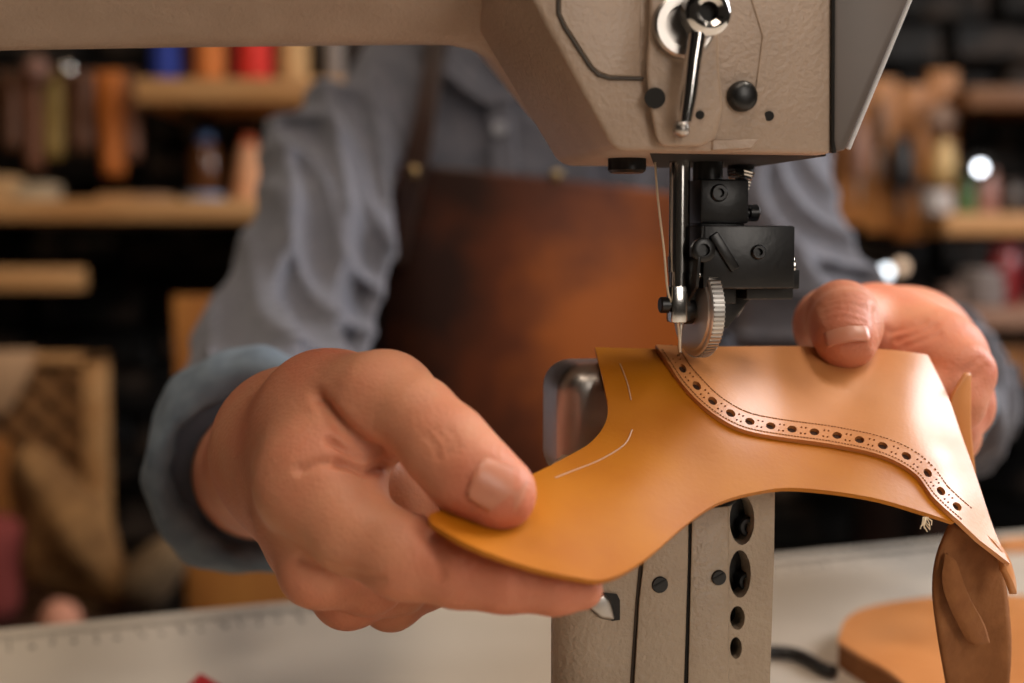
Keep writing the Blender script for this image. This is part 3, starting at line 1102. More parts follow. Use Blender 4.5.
# stitches beside the seam and a second row
bm = BM()
for off_, st in ((2.6, 3.2), (17.5, 3.2)):
    s = 8.0
    while True:
        q = along(seam, s)
        if q is None: break
        x, y, dx, dy = q
        cx_, cy_ = x + dy * off_, y - dx * off_
        if inside(ov_out, cx_, cy_):
            p = lsurf(cx_, cy_, TH + 0.00005); p2 = lsurf(cx_ + dx * 2.0, cy_ + dy * 2.0, TH + 0.00005)
            tube(bm, [p, p2], 0.00022, 5)
        s += st
tag(mk('stitching', bm, M['leather_edge'], upper, flat=True), kind='stuff')
# silver pencil guide lines on the left wing
for pts in ([(620, 364), (627, 382), (631, 400)], [(632, 430), (624, 445), (600, 460), (570, 472), (555, 478)]):
    bm = BM(); tube(bm, [lsurf(x, y, 0.00005) for x, y in curve2(pts, 6)], 0.00022, 5)
    mk('guide_line', bm, M['pencil'], upper)
# the overlay turning over the right-hand fold and away
re = right_e
Vv = []; Fv = []
prof = [(0, 0.0), (2.0, 0.004), (2.6, 0.010), (1.0, 0.018), (-4, 0.028), (-12, 0.040)]
for (x, y) in re:
    for dx, dd in prof:
        p = lsurf(x, y, TH)
        d0 = p.y
        q = W(x, y, d0) + (p - W(x, y, d0))
        Vv.append(W(x + dx, y + 0.3 * dx, d0 + dd))
m_ = len(prof)
for i in range(len(re) - 1):
    for j in range(m_ - 1):
        Fv.append((i * m_ + j, i * m_ + j + 1, (i + 1) * m_ + j + 1, (i + 1) * m_ + j))
fo = mk('fold', (Vv, Fv), M['leather_tan'], upper, sharp=180)
so = fo.modifiers.new('solid', 'SOLIDIFY'); so.thickness = 0.0015; so.offset = 0


def ribbon(name, rows, m, parent, th=0.0016, n=5, label=None):
    """rows: list of rows of (px,py,D); smooth surface through them with thickness"""
    rs = [smooth_path([W(*p) for p in r], n) for r in rows]
    cols = []
    for c in range(len(rs[0])):
        cols.append(smooth_path([r[c] for r in rs], n))
    Vv = []; Fv = []
    R = len(cols[0]); Cn = len(cols)
    for i in range(R):
        for c in range(Cn):
            Vv.append(cols[c][i])
    for i in range(R - 1):
        for c in range(Cn - 1):
            Fv.append((i * Cn + c, i * Cn + c + 1, (i + 1) * Cn + c + 1, (i + 1) * Cn + c))
    o = mk(name, (Vv, Fv), m, parent, sharp=180)
    so = o.modifiers.new('solid', 'SOLIDIFY'); so.thickness = th; so.offset = 0
    return o


# tongue tip standing up behind the fold, beside the knuckles
ribbon('quarter_tip', [[(966, 374, .448), (968, 373, .449), (969, 374, .450)], [(952, 396, .446), (961, 396, .447), (969, 398, .449)], [(946, 424, .446), (957, 428, .446), (970, 436, .448)], [(944, 450, .447), (960, 470, .446), (976, 490, .448)]], M['leather_tan'], upper)
# hanging quarter seen from its flesh side, with a folded inner layer
ribbon('quarter_flap', [[(951, 523, .404), (975, 535, .410), (998, 552, .420)], [(938, 556, .404), (968, 562, .412), (1003, 575, .420)], [(934, 590, .406), (966, 596, .414), (1007, 604, .421)], [(938, 630, .410), (970, 640, .417), (1010, 648, .422)], [(948, 690, .416), (978, 700, .421), (1006, 706, .424)], [(960, 760, .424), (980, 765, .427), (1000, 770, .43)]], M['suede'], upper)
ribbon('lining_tongue', [[(946, 553, .4025), (950, 556, .402), (954, 560, .4025)], [(942, 580, .4025), (952, 584, .402), (966, 592, .4045)], [(950, 606, .405), (962, 614, .406), (982, 622, .411)], [(968, 640, .412), (978, 644, .412), (988, 642, .4145)]], M['suede2'], upper)
# curled lip of the fold at its lowest point
ribbon('fold_lip', [[(958, 520, .403), (975, 533, .404), (990, 540, .405)], [(985, 538, .403), (1000, 550, .405), (1006, 562, .406)], [(1000, 556, .403), (1008, 570, .404), (1012, 580, .406)], [(1003, 570, .402), (1009, 582, .403), (1013, 594, .405)]], M['leather_tan'], upper, th=0.0022)
bm = BM()
for i in range(9):
    a = W(926 + rnd.uniform(-3, 3), 517, .391); b = W(926 + rnd.uniform(-7, 7), 527 + rnd.uniform(-2, 5), .389)
    tube(bm, [a, (a + b) / 2 + Vector((rnd.uniform(-.001, .001), 0, 0)), b], 0.00018, 4)
tag(mk('thread_ends', bm, M['thread'], upper), kind='stuff')
# sewing thread running down to the needle
bm = BM()
tube(bm, smooth_path([PM(654, 148, 0.0), PM(658, 200, 0.002), PM(664, 250, 0.004), PM(668, 292, OB + 0.003), PM(677, 318, OB + 0.002), PM(680, 352, OB + 0.001)], 6), 0.00035, 6)
tag(mk('sewing_thread', bm, M['thread']), 'white sewing thread running down from the machine head to its needle', 'thread')

# ------------------------------------------------------------------ the maker
def HP(px, py, D, r):
    return (tuple(W(px, py, D)), r / 1000.0)


# image-left hand
hA = dict(
    palm=[[HP(248, 468, .57, 24.5), HP(270, 460, .485, 19), HP(294, 444, .435, 20)],
          [HP(252, 486, .57, 21), HP(274, 480, .485, 18), HP(298, 472, .43, 17)],
          [HP(294, 442, .43, 20), HP(328, 418, .40, 17), HP(382, 405, .374, 12.5)],
          [HP(298, 446, .43, 18.5), HP(319, 481, .372, 14.5)],
          [HP(290, 450, .43, 19), HP(310, 520, .388, 13.5)],
          [HP(292, 460, .435, 19), HP(318, 542, .408, 13)],
          [HP(294, 465, .44, 18), HP(334, 552, .426, 12)],
          [HP(326, 422, .40, 14.5), HP(318, 476, .374, 13)],
          [HP(342, 412, .390, 10.5), HP(322, 464, .376, 10.5)]],
    fingers=[[HP(372, 406, .378, 13), HP(386, 404, .373, 12.4), HP(417, 417, .362, 10.2), HP(446, 447, .354, 10.8), HP(470, 474, .350, 10.6), HP(497, 493, .348, 10.0)],
             [HP(319, 483, .371, 13.8), HP(352, 529, .360, 11.2), HP(404, 557, .352, 10.4), HP(460, 568, .349, 9.6), HP(505, 576, .347, 8.8), HP(555, 586, .346, 6.8), HP(584, 590, .346, 4.9)],
             [HP(310, 522, .385, 12.5), HP(319, 567, .372, 10.6), HP(370, 580, .385, 9.2), HP(412, 545, .400, 8.6), HP(402, 494, .404, 8.8)],
             [HP(316, 545, .405, 12), HP(348, 592, .392, 10.0), HP(398, 583, .405, 8.8), HP(425, 548, .414, 8.2), HP(412, 508, .418, 7.8)],
             [HP(332, 556, .424, 11), HP(391, 600, .410, 8.6), HP(428, 582, .418, 7.6), HP(432, 550, .424, 7.0)]])
# image-right hand
hB_ = dict(
    palm=[[HP(912, 396, .66, 24), HP(912, 374, .575, 23), HP(908, 355, .54, 24)],
          [HP(918, 402, .66, 21), HP(922, 388, .575, 20), HP(920, 380, .54, 20)],
          [HP(905, 352, .54, 21), HP(880, 338, .525, 17), HP(845, 326, .497, 13)],
          [HP(908, 352, .54, 19), HP(938, 364, .482, 13)],
          [HP(915, 365, .54, 18), HP(948, 392, .495, 12.5)],
          [HP(920, 380, .54, 18), HP(945, 418, .51, 12)],
          [HP(922, 388, .545, 17), HP(936, 438, .525, 11)],
          [HP(868, 334, .515, 14), HP(945, 362, .485, 12)],
          [HP(890, 332, .515, 11.5), HP(935, 350, .49, 11)]],
    fingers=[[HP(850, 328, .500, 13), HP(832, 325, .487, 12.6), HP(842, 316, .466, 11.2), HP(846, 326, .452, 11.0), HP(846, 338, .4445, 10.2)],
             [HP(938, 364, .482, 13), HP(962, 374, .466, 10.4), HP(955, 402, .461, 9.4), HP(915, 398, .463, 8.6), HP(880, 392, .462, 7.6)],
             [HP(948, 392, .494, 12), HP(963, 408, .478, 9.8), HP(950, 428, .470, 9), HP(905, 420, .470, 8.4), HP(880, 414, .470, 7.6)],
             [HP(945, 418, .508, 11.5), HP(952, 436, .490, 9.2), HP(935, 446, .480, 8.4), HP(900, 440, .478, 7.6)],
             [HP(936, 438, .522, 10.5), HP(940, 456, .505, 8.2), HP(920, 462, .495, 7.4), HP(895, 456, .49, 6.6)]])


def hand_fn(H):
    def fn(P):
        P = P.astype(np.float32)
        dp = None
        for c in H['palm']:
            e = chain(P, c, 0.010)
            dp = e if dp is None else smin(dp, e, 0.012)
        out = dp
        for c in H['fingers']:
            e = chain(P, c, 0.004)
            out = np.minimum(out, smin(dp, e, 0.008))
        return out
    return fn


def bounds(H, pad=0.006):
    pts = [(np.array(p), r) for g in (H['palm'], H['fingers']) for c in g for p, r in c]
    lo = np.min([p - r for p, r in pts], 0) - pad
    hi = np.max([p + r for p, r in pts], 0) + pad
    return lo, hi


# creases: pixel polylines with (depth mm, width mm), pressed into the surface that faces the camera
creA = [
    ([(318, 396), (332, 415), (348, 432), (362, 446), (378, 456)], 3.6, 1.8),
    ([(338, 462), (352, 464), (368, 470), (384, 468)], 3.0, 1.4),
    ([(330, 440), (350, 452), (366, 458)], 2.0, 1.1),
    ([(300, 470), (320, 462), (340, 463)], 1.5, 1.3),
    ([(428, 436), (436, 446), (438, 458)], 0.45, 1.0), ([(435, 430), (446, 442), (448, 455)], 0.4, 1.0), ([(446, 428), (455, 440), (456, 452)], 0.35, 1.0),
    ([(425, 535), (436, 552), (440, 575)], 0.6, 1.6), ([(515, 558), (520, 576), (518, 596)], 0.5, 1.4),
    ([(298, 560), (340, 572), (380, 580)], 0.8, 1.4),
]
creB = [
    ([(822, 308), (838, 303), (858, 305), (870, 311)], 0.32, 0.9), ([(824, 314), (842, 309), (866, 316)], 0.32, 0.9), ([(828, 301), (844, 296), (862, 299)], 0.28, 0.9), ([(826, 320), (842, 316), (864, 321)], 0.35, 0.8),
    ([(878, 310), (881, 326), (880, 345)], 1.3, 2.0), ([(890, 332), (905, 328), (924, 322)], 0.9, 1.5), ([(896, 340), (912, 334), (934, 326)], 0.9, 1.5), ([(905, 346), (920, 340), (938, 334)], 0.7, 1.3),
    ([(890, 345), (892, 336), (900, 326)], 0.6, 1.2), ([(962, 372), (972, 366), (980, 358)], 0.6, 1.3), ([(968, 380), (978, 374), (986, 366)], 0.6, 1.3),
]


def project(V):
    q = V - np.array((0, 0, CAMZ))
    zc_ = q[:, 1] * CP - q[:, 2] * SP
    yc = q[:, 1] * SP + q[:, 2] * CP
    return 512 + FPX * q[:, 0] / zc_, 341.5 - FPX * yc / zc_, zc_


def crease(V, Q, cre):
    nrm = np.zeros_like(V)
    fn_ = np.cross(V[Q[:, 2]] - V[Q[:, 0]], V[Q[:, 3]] - V[Q[:, 1]])
    for k in range(4):
        for c in range(3):
            nrm[:, c] += np.bincount(Q[:, k], fn_[:, c], len(V))
    nrm /= np.linalg.norm(nrm, axis=1)[:, None] + 1e-12
    x, y, zc_ = project(V)
    tocam = np.array((0, 0, CAMZ)) - V
    tocam /= np.linalg.norm(tocam, axis=1)[:, None]
    facing = np.clip((nrm * tocam).sum(1) * 2.5, 0, 1)
    amt = np.zeros(len(V))
    for poly, dep, wid in cre:
        pts = curve2(poly, 4)
        # surface depth along the stroke = nearest facing vertex
        best = np.full(len(V), 1e9)
        zref = np.full(len(V), 0.0)
        for (ax, ay), (bx, by) in zip(pts, pts[1:]):
            dx, dy = bx - ax, by - ay
            t = np.clip(((x - ax) * dx + (y - ay) * dy) / (dx * dx + dy * dy), 0, 1)
            d = np.hypot(x - ax - t * dx, y - ay - t * dy)
            near = (d < 6) & (facing > 0.2)
            if near.any():
                zmin = zc_[near].min()
                ok = zc_ < zmin + 0.012
                d = np.where(ok, d, 1e9)
                best = np.minimum(best, d)
        dm = best * (zc_ / FPX) * 1000.0
        taper = 1.0
        amt = np.maximum(amt, dep / 1000.0 * np.exp(-(dm / wid) ** 2))
    return V - nrm * (amt * facing)[:, None]


parts_V = []; parts_Q = []; off_ = 0
hand_meshes = []
for H, cre in ((hA, creA), (hB_, creB)):
    lo, hi = bounds(H)
    V, Q = mesh_sdf(hand_fn(H), lo, hi, 0.00095)
    V = relax(V, Q, 3, 0.5)
    V = crease(V, Q, cre)
    hand_meshes.append((V, Q))

# body landmarks
shA, elA, cuA = W(343, 160, 1.0), W(280, 372, .79), W(258, 466, .545)
shB, miB, elB, cuB = W(748, 176, 1.0), W(800, 314, .90), W(935, 396, .81), W(893, 392, .615)
neck0 = W(505, 74, 1.02); neck1 = neck0 + Vector((0.0, -0.035, 0.10))
chest = W(545, 215, 1.045); belly = W(550, 470, 1.02); hip = W(550, 700, 1.03)
headc = neck1 + Vector((0.005, -0.035, 0.085))
seat_z = 0.46
hipL = Vector((hip.x - 0.09, hip.y, seat_z + 0.09)); hipR = Vector((hip.x + 0.09, hip.y, seat_z + 0.09))
kneeL = Vector((hip.x - 0.14, hip.y - 0.42, 0.50)); kneeR = Vector((hip.x + 0.14, hip.y - 0.40, 0.50))
ankL = kneeL + Vector((0, 0.06, -0.42)); ankR = kneeR + Vector((0, 0.06, -0.42))
toeL = ankL + Vector((-0.01, -0.15, -0.04)); toeR = ankR + Vector((0.01, -0.15, -0.04))


def torso(P, g=0.0):
    d = sd_ell(P, chest, (0.165 + g, 0.100 + g, 0.20))
    d = smin(d, sd_ell(P, belly, (0.150 + g, 0.105 + g, 0.20)), 0.05)
    d = smin(d, sd_seg(P, tuple(shA), tuple(neck0 + Vector((-0.02, 0.015, -0.058))), 0.040 + g, 0.042 + g), 0.04)
    d = smin(d, sd_seg(P, tuple(shB), tuple(neck0 + Vector((0.02, 0.015, -0.045))), 0.040 + g, 0.042 + g), 0.04)
    d = smin(d, sd_ell(P, (belly.x, belly.y, 0.60), (0.165 + g, 0.115 + g, 0.14)), 0.05)
    return d


def body_fn(P):
    P = P.astype(np.float32)
    d = torso(P, -0.010)
    for a, m1, b, c in ((shA, None, elA, cuA), (shB, miB, elB, cuB)):
        pts = [(tuple(a), .030)] + ([(tuple(m1), .028)] if m1 is not None else []) + [(tuple(b), .026), (tuple(b + (c - b) * 0.5), .026), (tuple(c), .022)]
        d = smin(d, chain(P, pts, 0.01), 0.02)
    d = smin(d, sd_seg(P, tuple(neck0 - Vector((0, 0, .02))), tuple(neck1 + Vector((0, -0.005, 0.01))), 0.056, 0.052), 0.02)
    h = headc
    d = smin(d, sd_ell(P, h + Vector((0, 0.015, 0.035)), (0.074, 0.092, 0.088)), 0.02)
    d = smin(d, sd_ell(P, h + Vector((0, -0.02, -0.035)), (0.056, 0.066, 0.075)), 0.025)
    d = smin(d, sd_seg(P, tuple(h + Vector((0, -0.078, 0.018))), tuple(h + Vector((0, -0.102, -0.020))), 0.009, 0.013), 0.012)
    d = smin(d, sd_seg(P, tuple(h + Vector((-0.018, -0.078, -0.052))), tuple(h + Vector((0.018, -0.078, -0.052))), 0.008, 0.008), 0.008)
    for sx in (-1, 1):
        d = smin(d, sd_ell(P, h + Vector((sx * 0.078, 0.01, 0.0)), (0.010, 0.022, 0.032)), 0.008)
        e = sd_ell(P, h + Vector((sx * 0.033, -0.088, 0.022)), (0.019, 0.014, 0.012))
        d = -smin(-d, e, 0.012)
    for a, b, c, e in ((hipL, kneeL, ankL, toeL), (hipR, kneeR, ankR, toeR)):
        d = smin(d, chain(P, [(tuple(a), .085), (tuple(b), .055), (tuple(c), .036)], 0.02), 0.03)
        d = smin(d, sd_seg(P, tuple(c + Vector((0, 0.02, -0.02))), tuple(e), 0.034, 0.026), 0.015)
    return d


BV, BQ = mesh_sdf(body_fn, (-0.36, 0.44, 0.0), (0.42, 1.25, 1.40), 0.006)
BV = relax(BV, BQ, 1, 0.4)
allV = [BV]; allQ = [BQ]; o_ = len(BV)
for V, Q in hand_meshes:
    allV.append(V); allQ.append(Q + o_); o_ += len(V)
body_org = Vector((hip.x, hip.y, 0.0))
person = np_mesh('person', np.concatenate(allV), np.concatenate(allQ), M['skin'], None, body_org)
tag(person, 'person in a blue-grey shirt and brown leather apron guiding leather through the machine', 'person')

# ---- shirt
def wrinkle(P):
    x, y, z = P[:, 0], P[:, 1], P[:, 2]
    w1 = np.sin(62 * x - 34 * z + 26 * y + 2.0 * np.sin(19 * z + 8 * x) + 0.9 * np.sin(31 * x + 3))
    w2 = np.sin(70 * z + 62 * x + 20 * y + 2.2 * np.sin(25 * x - 24 * z + 1.0))
    w3 = np.sin(200 * x + 60 * z + 2.0 * np.sin(50 * z + 1.7))
    return 0.019 * (1 - np.abs(w1)) ** 1.5 + 0.011 * (1 - np.abs(w2)) ** 1.6 + 0.0006 * w3 - 0.005


def shirt_fn(P):
    P = P.astype(np.float32)
    t = torso(P, 0.004)
    endA = elA + (cuA - elA) * 1.0
    endB = elB + (cuB - elB) * 1.0
    a = chain(P, [(tuple(shA), .043), (tuple((shA + elA) / 2 + Vector((0.004, 0, 0))), .039), (tuple(elA), .040), (tuple(endA), .0355)], 0.02)
    b = chain(P, [(tuple(shB), .043), (tuple(miB), .037), (tuple(elB), .037), (tuple(endB), .0325)], 0.02)
    d = smin(smin(t, a, 0.03), b, 0.03)
    arm_m = np.clip(1.0 - (np.minimum(a, b) - 0.006) / 0.02, 0.0, 1.0)
    kA = np.sqrt(((P - np.array(cuA, np.float32)) ** 2).sum(1)); kB = np.sqrt(((P - np.array(cuB, np.float32)) ** 2).sum(1))
    calm = np.clip((np.minimum(kA, kB) - 0.055) / 0.06, 0, 1)
    d = d - (wrinkle(P) * (0.12 + 0.88 * arm_m) - 0.001) * calm
    # open ends: cut at the cuffs, the neck and the hem
    for e0_, e1_ in ((elA, endA), (elB, endB)):
        n = np.array((e1_ - e0_).normalized(), np.float32)
        q = (P - np.array(e1_, np.float32))
        s_ = q @ n
        rad = np.sqrt(np.maximum((q * q).sum(1) - s_ * s_, 0))
        near = rad < 0.075
        d = np.where(near & (s_ > -0.08), np.maximum(d, s_ - 0.004), d)
    d = np.maximum(d, 0.50 - P[:, 2])
    return d


SV, SQ = mesh_sdf(shirt_fn, (-0.30, 0.50, 0.48), (0.36, 1.2, 1.18), 0.0036)
SV = relax(SV, SQ, 2, 0.5)
shirt = np_mesh('shirt', SV, SQ, M['shirt'], person)


def ring_frame(a, b):
    n = (b - a).normalized()
    return frame(n)


def cuff(end, ax_from, R0, name):
    """rolled cuff: a thick folded band around the sleeve end"""
    n = (end - ax_from).normalized()
    u, v, _ = frame(n)
    prof = [(-0.040, R0 - 0.002), (-0.034, R0 + 0.0045), (-0.018, R0 + 0.0068), (-0.004, R0 + 0.0060), (0.0035, R0 + 0.0030), (0.0062, R0 - 0.0005), (0.0060, R0 - 0.0035), (0.0025, R0 - 0.0062), (-0.006, R0 - 0.0070), (-0.03, R0 - 0.008)]
    seg = 72
    Vv = []; Fv = []
    for j, (t, r) in enumerate(prof):
        for i in range(seg):
            th = 2 * math.pi * i / seg
            wv_ = 0.0014 * math.sin(3 * th + 0.7 * j) + 0.0009 * math.sin(7 * th + 1.1 * j + 1) + 0.0005 * math.sin(15 * th - j)
            Vv.append(end + n * (t + 0.003 * math.sin(2 * th + 1)) + (u * math.cos(th) + v * math.sin(th)) * (r + wv_))
    for j in range(len(prof) - 1):
        for i in range(seg):
            k = (i + 1) % seg
            Fv.append((j * seg + i, j * seg + k, (j + 1) * seg + k, (j + 1) * seg + i))
    o = mk(name, (Vv, Fv), M['cuff'], shirt, sharp=180)
    return o


cuff(cuA + (cuA - elA).normalized() * 0.006, elA, 0.0385, 'cuff')
cuff(cuB, elB, 0.0345, 'cuff')


# project onto the shirt front
def hit(px, py, g=0.004, off=0.004, maxd=1.25):
    r = ray(px, py); r.normalize()
    t = 0.6
    o = Vector((0, 0, CAMZ))
    for _ in range(80):
        p = o + r * t
        d = float(torso(np.array([p], np.float32), g)[0]) - off
        if d < 0.0004 or t > maxd: break
        t += max(d * 0.8, 0.0003)
    return o + r * min(t, maxd)


def drape(name, rows, m, parent, off, th, n=6):
    P = []
    for r in rows:
        P.append([hit(x, y, 0.004, off) for x, y in r])
    rs = [smooth_path(r, n) for r in P]
    cols = [smooth_path([r[c] for r in rs], n) for c in range(len(rs[0]))]
    R = len(cols[0]); Cn = len(cols)
    Vv = [cols[c][i] for i in range(R) for c in range(Cn)]
    Fv = [(i * Cn + c, i * Cn + c + 1, (i + 1) * Cn + c + 1, (i + 1) * Cn + c) for i in range(R - 1) for c in range(Cn - 1)]
    o = mk(name, (Vv, Fv), m, parent, sharp=180)
    so = o.modifiers.new('solid', 'SOLIDIFY'); so.thickness = th; so.offset = 0
    return o


# collar and placket
Vv = []; Fv = []
ax_ = (neck1 - neck0).normalized()
uu_, vv_, _a = frame(ax_)
for t_, r_ in ((-0.035, 0.075), (-0.01, 0.066), (0.02, 0.063), (0.045, 0.064), (0.047, 0.066), (0.02, 0.070), (-0.02, 0.082)):
    for i in range(40):
        th = 2 * math.pi * i / 40
        Vv.append(neck0 + ax_ * t_ + (uu_ * math.cos(th) + vv_ * math.sin(th)) * r_)
for j_ in range(6):
    for i in range(40):
        k_ = (i + 1) % 40
        Fv.append((j_ * 40 + i, j_ * 40 + k_, (j_ + 1) * 40 + k_, (j_ + 1) * 40 + i))
mk('collar_band', (Vv, Fv), M['shirt'], shirt, sharp=180)
drape('collar', [[(415, 38), (440, 70), (470, 96), (496, 108)], [(425, 20), (455, 48), (480, 74), (500, 92)]], M['shirt'], shirt, 0.010, 0.003)
drape('collar', [[(502, 108), (522, 92), (545, 70), (575, 40)], [(500, 92), (515, 74), (535, 48), (560, 20)]], M['shirt'], shirt, 0.010, 0.003)
drape('placket', [[(486, 98), (512, 98)], [(490, 140), (515, 140)], [(494, 200), (520, 200)]], M['shirt'], shirt, 0.0075, 0.002)
for (x, y) in ((499, 129),):
    p = hit(x, y, 0.004, 0.010)
    bm = BM(); lathe(bm, p, (0, -1, 0.1), [(0, 0.0052), (0.0016, 0.0052), (0.0022, 0.0044), (0.0018, 0.003), (0.0018, 0)], 16)
    mk('button', bm, mat('grey_button', srgb(112, 112, 118), 0.4), shirt)

# ---- apron
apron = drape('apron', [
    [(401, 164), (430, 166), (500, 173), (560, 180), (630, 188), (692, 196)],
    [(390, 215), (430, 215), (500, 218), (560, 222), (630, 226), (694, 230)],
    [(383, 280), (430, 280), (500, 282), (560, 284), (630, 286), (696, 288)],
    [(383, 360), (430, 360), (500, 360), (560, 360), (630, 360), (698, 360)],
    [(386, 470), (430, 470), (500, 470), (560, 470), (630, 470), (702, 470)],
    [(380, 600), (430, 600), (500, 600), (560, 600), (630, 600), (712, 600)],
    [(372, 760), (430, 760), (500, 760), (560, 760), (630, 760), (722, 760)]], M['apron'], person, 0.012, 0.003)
drape('apron_strap', [[(384, 268), (404, 268)], [(396, 200), (420, 200)], [(403, 165), (429, 165)], [(414, 120), (436, 120)], [(421, 80), (441, 80)], [(426, 40), (446, 44)], [(432, 10), (452, 16)]], M['strap'], apron, 0.0165, 0.003)
drape('apron_strap', [[(604, 158), (628, 158)], [(603, 130), (628, 130)], [(600, 90), (624, 90)], [(585, 30), (606, 30)]], M['strap'], apron, 0.0165, 0.003)
for (x, y) in ((414, 172), (556, 176)):
    p = hit(x, y, 0.004, 0.0175 if x < 500 else 0.0135)
    bm = BM(); lathe(bm, p, (0, -1, 0.1), [(-0.002, 0.0042), (0.001, 0.0042), (0.0022, 0.003), (0.0026, 0)], 16)
    mk('rivet', bm, M['brass'], apron)


# ---- trousers, shoes, hair, eyes (beyond the frame)
def trouser_fn(P):
    P = P.astype(np.float32)
    d = sd_ell(P, (hip.x, hip.y, 0.57), (0.178, 0.125, 0.13))
    for a, b, c in ((hipL, kneeL, ankL), (hipR, kneeR, ankR)):
        d = smin(d, chain(P, [(tuple(a), .092), (tuple(b), .064), (tuple(c), .052)], 0.02), 0.03)
    return d


TV_, TQ_ = mesh_sdf(trouser_fn, (-0.32, 0.45, 0.0), (0.42, 1.25, 0.72), 0.009)
np_mesh('trousers', relax(TV_, TQ_, 1), TQ_, M['trousers'], person)


def shoe_fn(P):
    P = P.astype(np.float32)
    d = None
    for c, e in ((ankL, toeL), (ankR, toeR)):
        s_ = sd_seg(P, tuple(c + Vector((0, 0.025, -0.028))), tuple(e), 0.042, 0.034)
        d = s_ if d is None else np.minimum(d, s_)
    return np.maximum(d, 0.004 - P[:, 2])


for c, e in ((ankL, toeL), (ankR, toeR)):
    f_ = lambda P, c=c, e=e: np.maximum(sd_seg(P.astype(np.float32), tuple(c + Vector((0, 0.025, -0.028))), tuple(e), 0.042, 0.034), 0.004 - P[:, 2])
    V, Q = mesh_sdf(f_, np.minimum(c, e) - 0.07, np.maximum(c, e) + 0.09, 0.006)
    np_mesh('shoe', V, Q, M['strap'], person)
hair_fn = lambda P: np.maximum(sd_ell(P.astype(np.float32), headc + Vector((0, 0.022, 0.045)), (0.082, 0.098, 0.092)), 0.02 - ((P[:, 2] - headc.z) * 1.0 + (P[:, 1] - headc.y) * 0.9 + 0.02))
V, Q = mesh_sdf(hair_fn, headc - Vector((.12, .14, .12)), headc + Vector((.12, .15, .16)), 0.005)
np_mesh('hair', V, Q, M['hair'], person)
for sx in (-1, 1):
    bm = BM(); ball(bm, headc + Vector((sx * 0.033, -0.074, 0.022)), 0.0125, 14)
    ey = mk('eye', bm, M['eye'], person)
    bm = BM(); ball(bm, headc + Vector((sx * 0.033, -0.0805, 0.0195)), 0.0066, 12)
    mk('iris', bm, M['hair'], ey)


# ---- fingernails: curved plates on the thumbs
def nail(center, along_d, normal, L, Wd, curve=0.0075, name='fingernail'):
    a = along_d.normalized(); n = (normal - a * normal.dot(a)).normalized(); s = a.cross(n)
    Vv = []; Fv = []
    NU, NV = 10, 12
    for i in range(NU + 1):
        for j in range(NV + 1):
            u = i / NU * 2 - 1; v = j / NV * 2 - 1
            # squircle outline
            vv = v * (1 - 0.18 * max(0, -u) ** 3 - 0.10 * max(0, u) ** 4)
            x = s * (vv * Wd / 2); 
            drop = curve * (vv * vv) * 0.32 + 0.0009 * (u * u) * (1.0 if u > 0 else 0.6)
            Vv.append(center + a * (u * L / 2 * (1 - 0.12 * v * v)) + x - n * drop)
    for i in range(NU):
        for j in range(NV):
            k = i * (NV + 1) + j
            Fv.append((k, k + 1, k + NV + 2, k + NV + 1))
    o = mk(name, (Vv, Fv), M['nail'], person, sharp=180)
    so = o.modifiers.new('solid', 'SOLIDIFY'); so.thickness = 0.0004; so.offset = 0
    return o


def surf_point(H, px, py):
    fn = hand_fn(H)
    r = ray(px, py).normalized(); o = Vector((0, 0, CAMZ)); t = 0.25
    for _ in range(120):
        p = o + r * t
        d = float(fn(np.array([p], np.float32))[0])
        if d < 0.0001 or t > 0.7: break
        t += d * 0.7
    e = 0.0006
    g = [float(fn(np.array([p + Vector(q)], np.float32))[0]) - float(fn(np.array([p - Vector(q)], np.float32))[0]) for q in ((e, 0, 0), (0, e, 0), (0, 0, e))]
    return p, Vector(g).normalized()


p, n = surf_point(hA, 499, 487)
nail(p + n * 0.00012, W(535, 497, .348) - W(470, 462, .345), n, 0.0138, 0.0124)
p, n = surf_point(hB_, 846, 331)
nail(p + n * 0.0004, Vector((0.0, -0.7, -0.75)), n, 0.0078, 0.0138)

# ------------------------------------------------------------------ things lying on the bench
out = curve2([(838, 641), (845, 620), (868, 607), (920, 598), (980, 595), (1042, 600), (1066, 640), (1050, 700), (985, 735), (930, 706), (892, 673), (862, 656), (838, 641)], 5)[:-1]
top_z = TABLE_Z + 0.012
geo = sheet(out, [], lambda x, y: onz(x, y, top_z), lambda x, y: onz(x, y, top_z) - Vector((0, 0, 0.0015)), step=12)
blank = thing('leather_blank', 'orange leather shoe blank lying on the bench below the hanging flap', 'leather piece', onz(950, 650, TABLE_Z))
mk('grain_side', geo, M['leather_tan'], blank, sharp=60)
geo = sheet(out, [], lambda x, y: onz(x, y, top_z) - Vector((0, 0, 0.0016)), lambda x, y: onz(x, y, top_z) - Vector((0, 0, 0.0118)), step=30)
mk('lining_edge', geo, M['suede'], blank, sharp=60)
c0 = onz(1016, 549, TABLE_Z)
pts = circ(0, 0, 0.022, 0.012, 18)
bm = BM(); prism(bm, [c0 + TU * a + TV * b * (1 + 0.3 * math.sin(a * 200)) + Vector((0, 0, 0.0045)) for a, b in pts], [c0 + TU * a + TV * b + Vector((0, 0, 0.0002)) for a, b in pts])
tag(mk('leather_offcut', bm, M['leather_tan'], bevel=0.0008), 'small tan leather offcut near the far edge of the bench, right of the flap', 'leather piece')
bm = BM(); tube(bm, smooth_path([onz(740, 655, TABLE_Z + 0.0035), onz(775, 652, TABLE_Z + 0.0035), onz(800, 656, TABLE_Z + 0.0035), onz(822, 668, TABLE_Z + 0.0035), onz(834, 672, TABLE_Z + 0.0035)], 6), 0.003, 10)
tag(mk('cable', bm, M['black']), 'black cable lying on the bench beside the machine post', 'cable')
c0 = onz(203, 690, TABLE_Z)
bm = BM()
tri = [c0 + TV * 0.02 - TU * 0.018, c0 + TV * 0.02 + TU * 0.012, c0 - TV * 0.006]
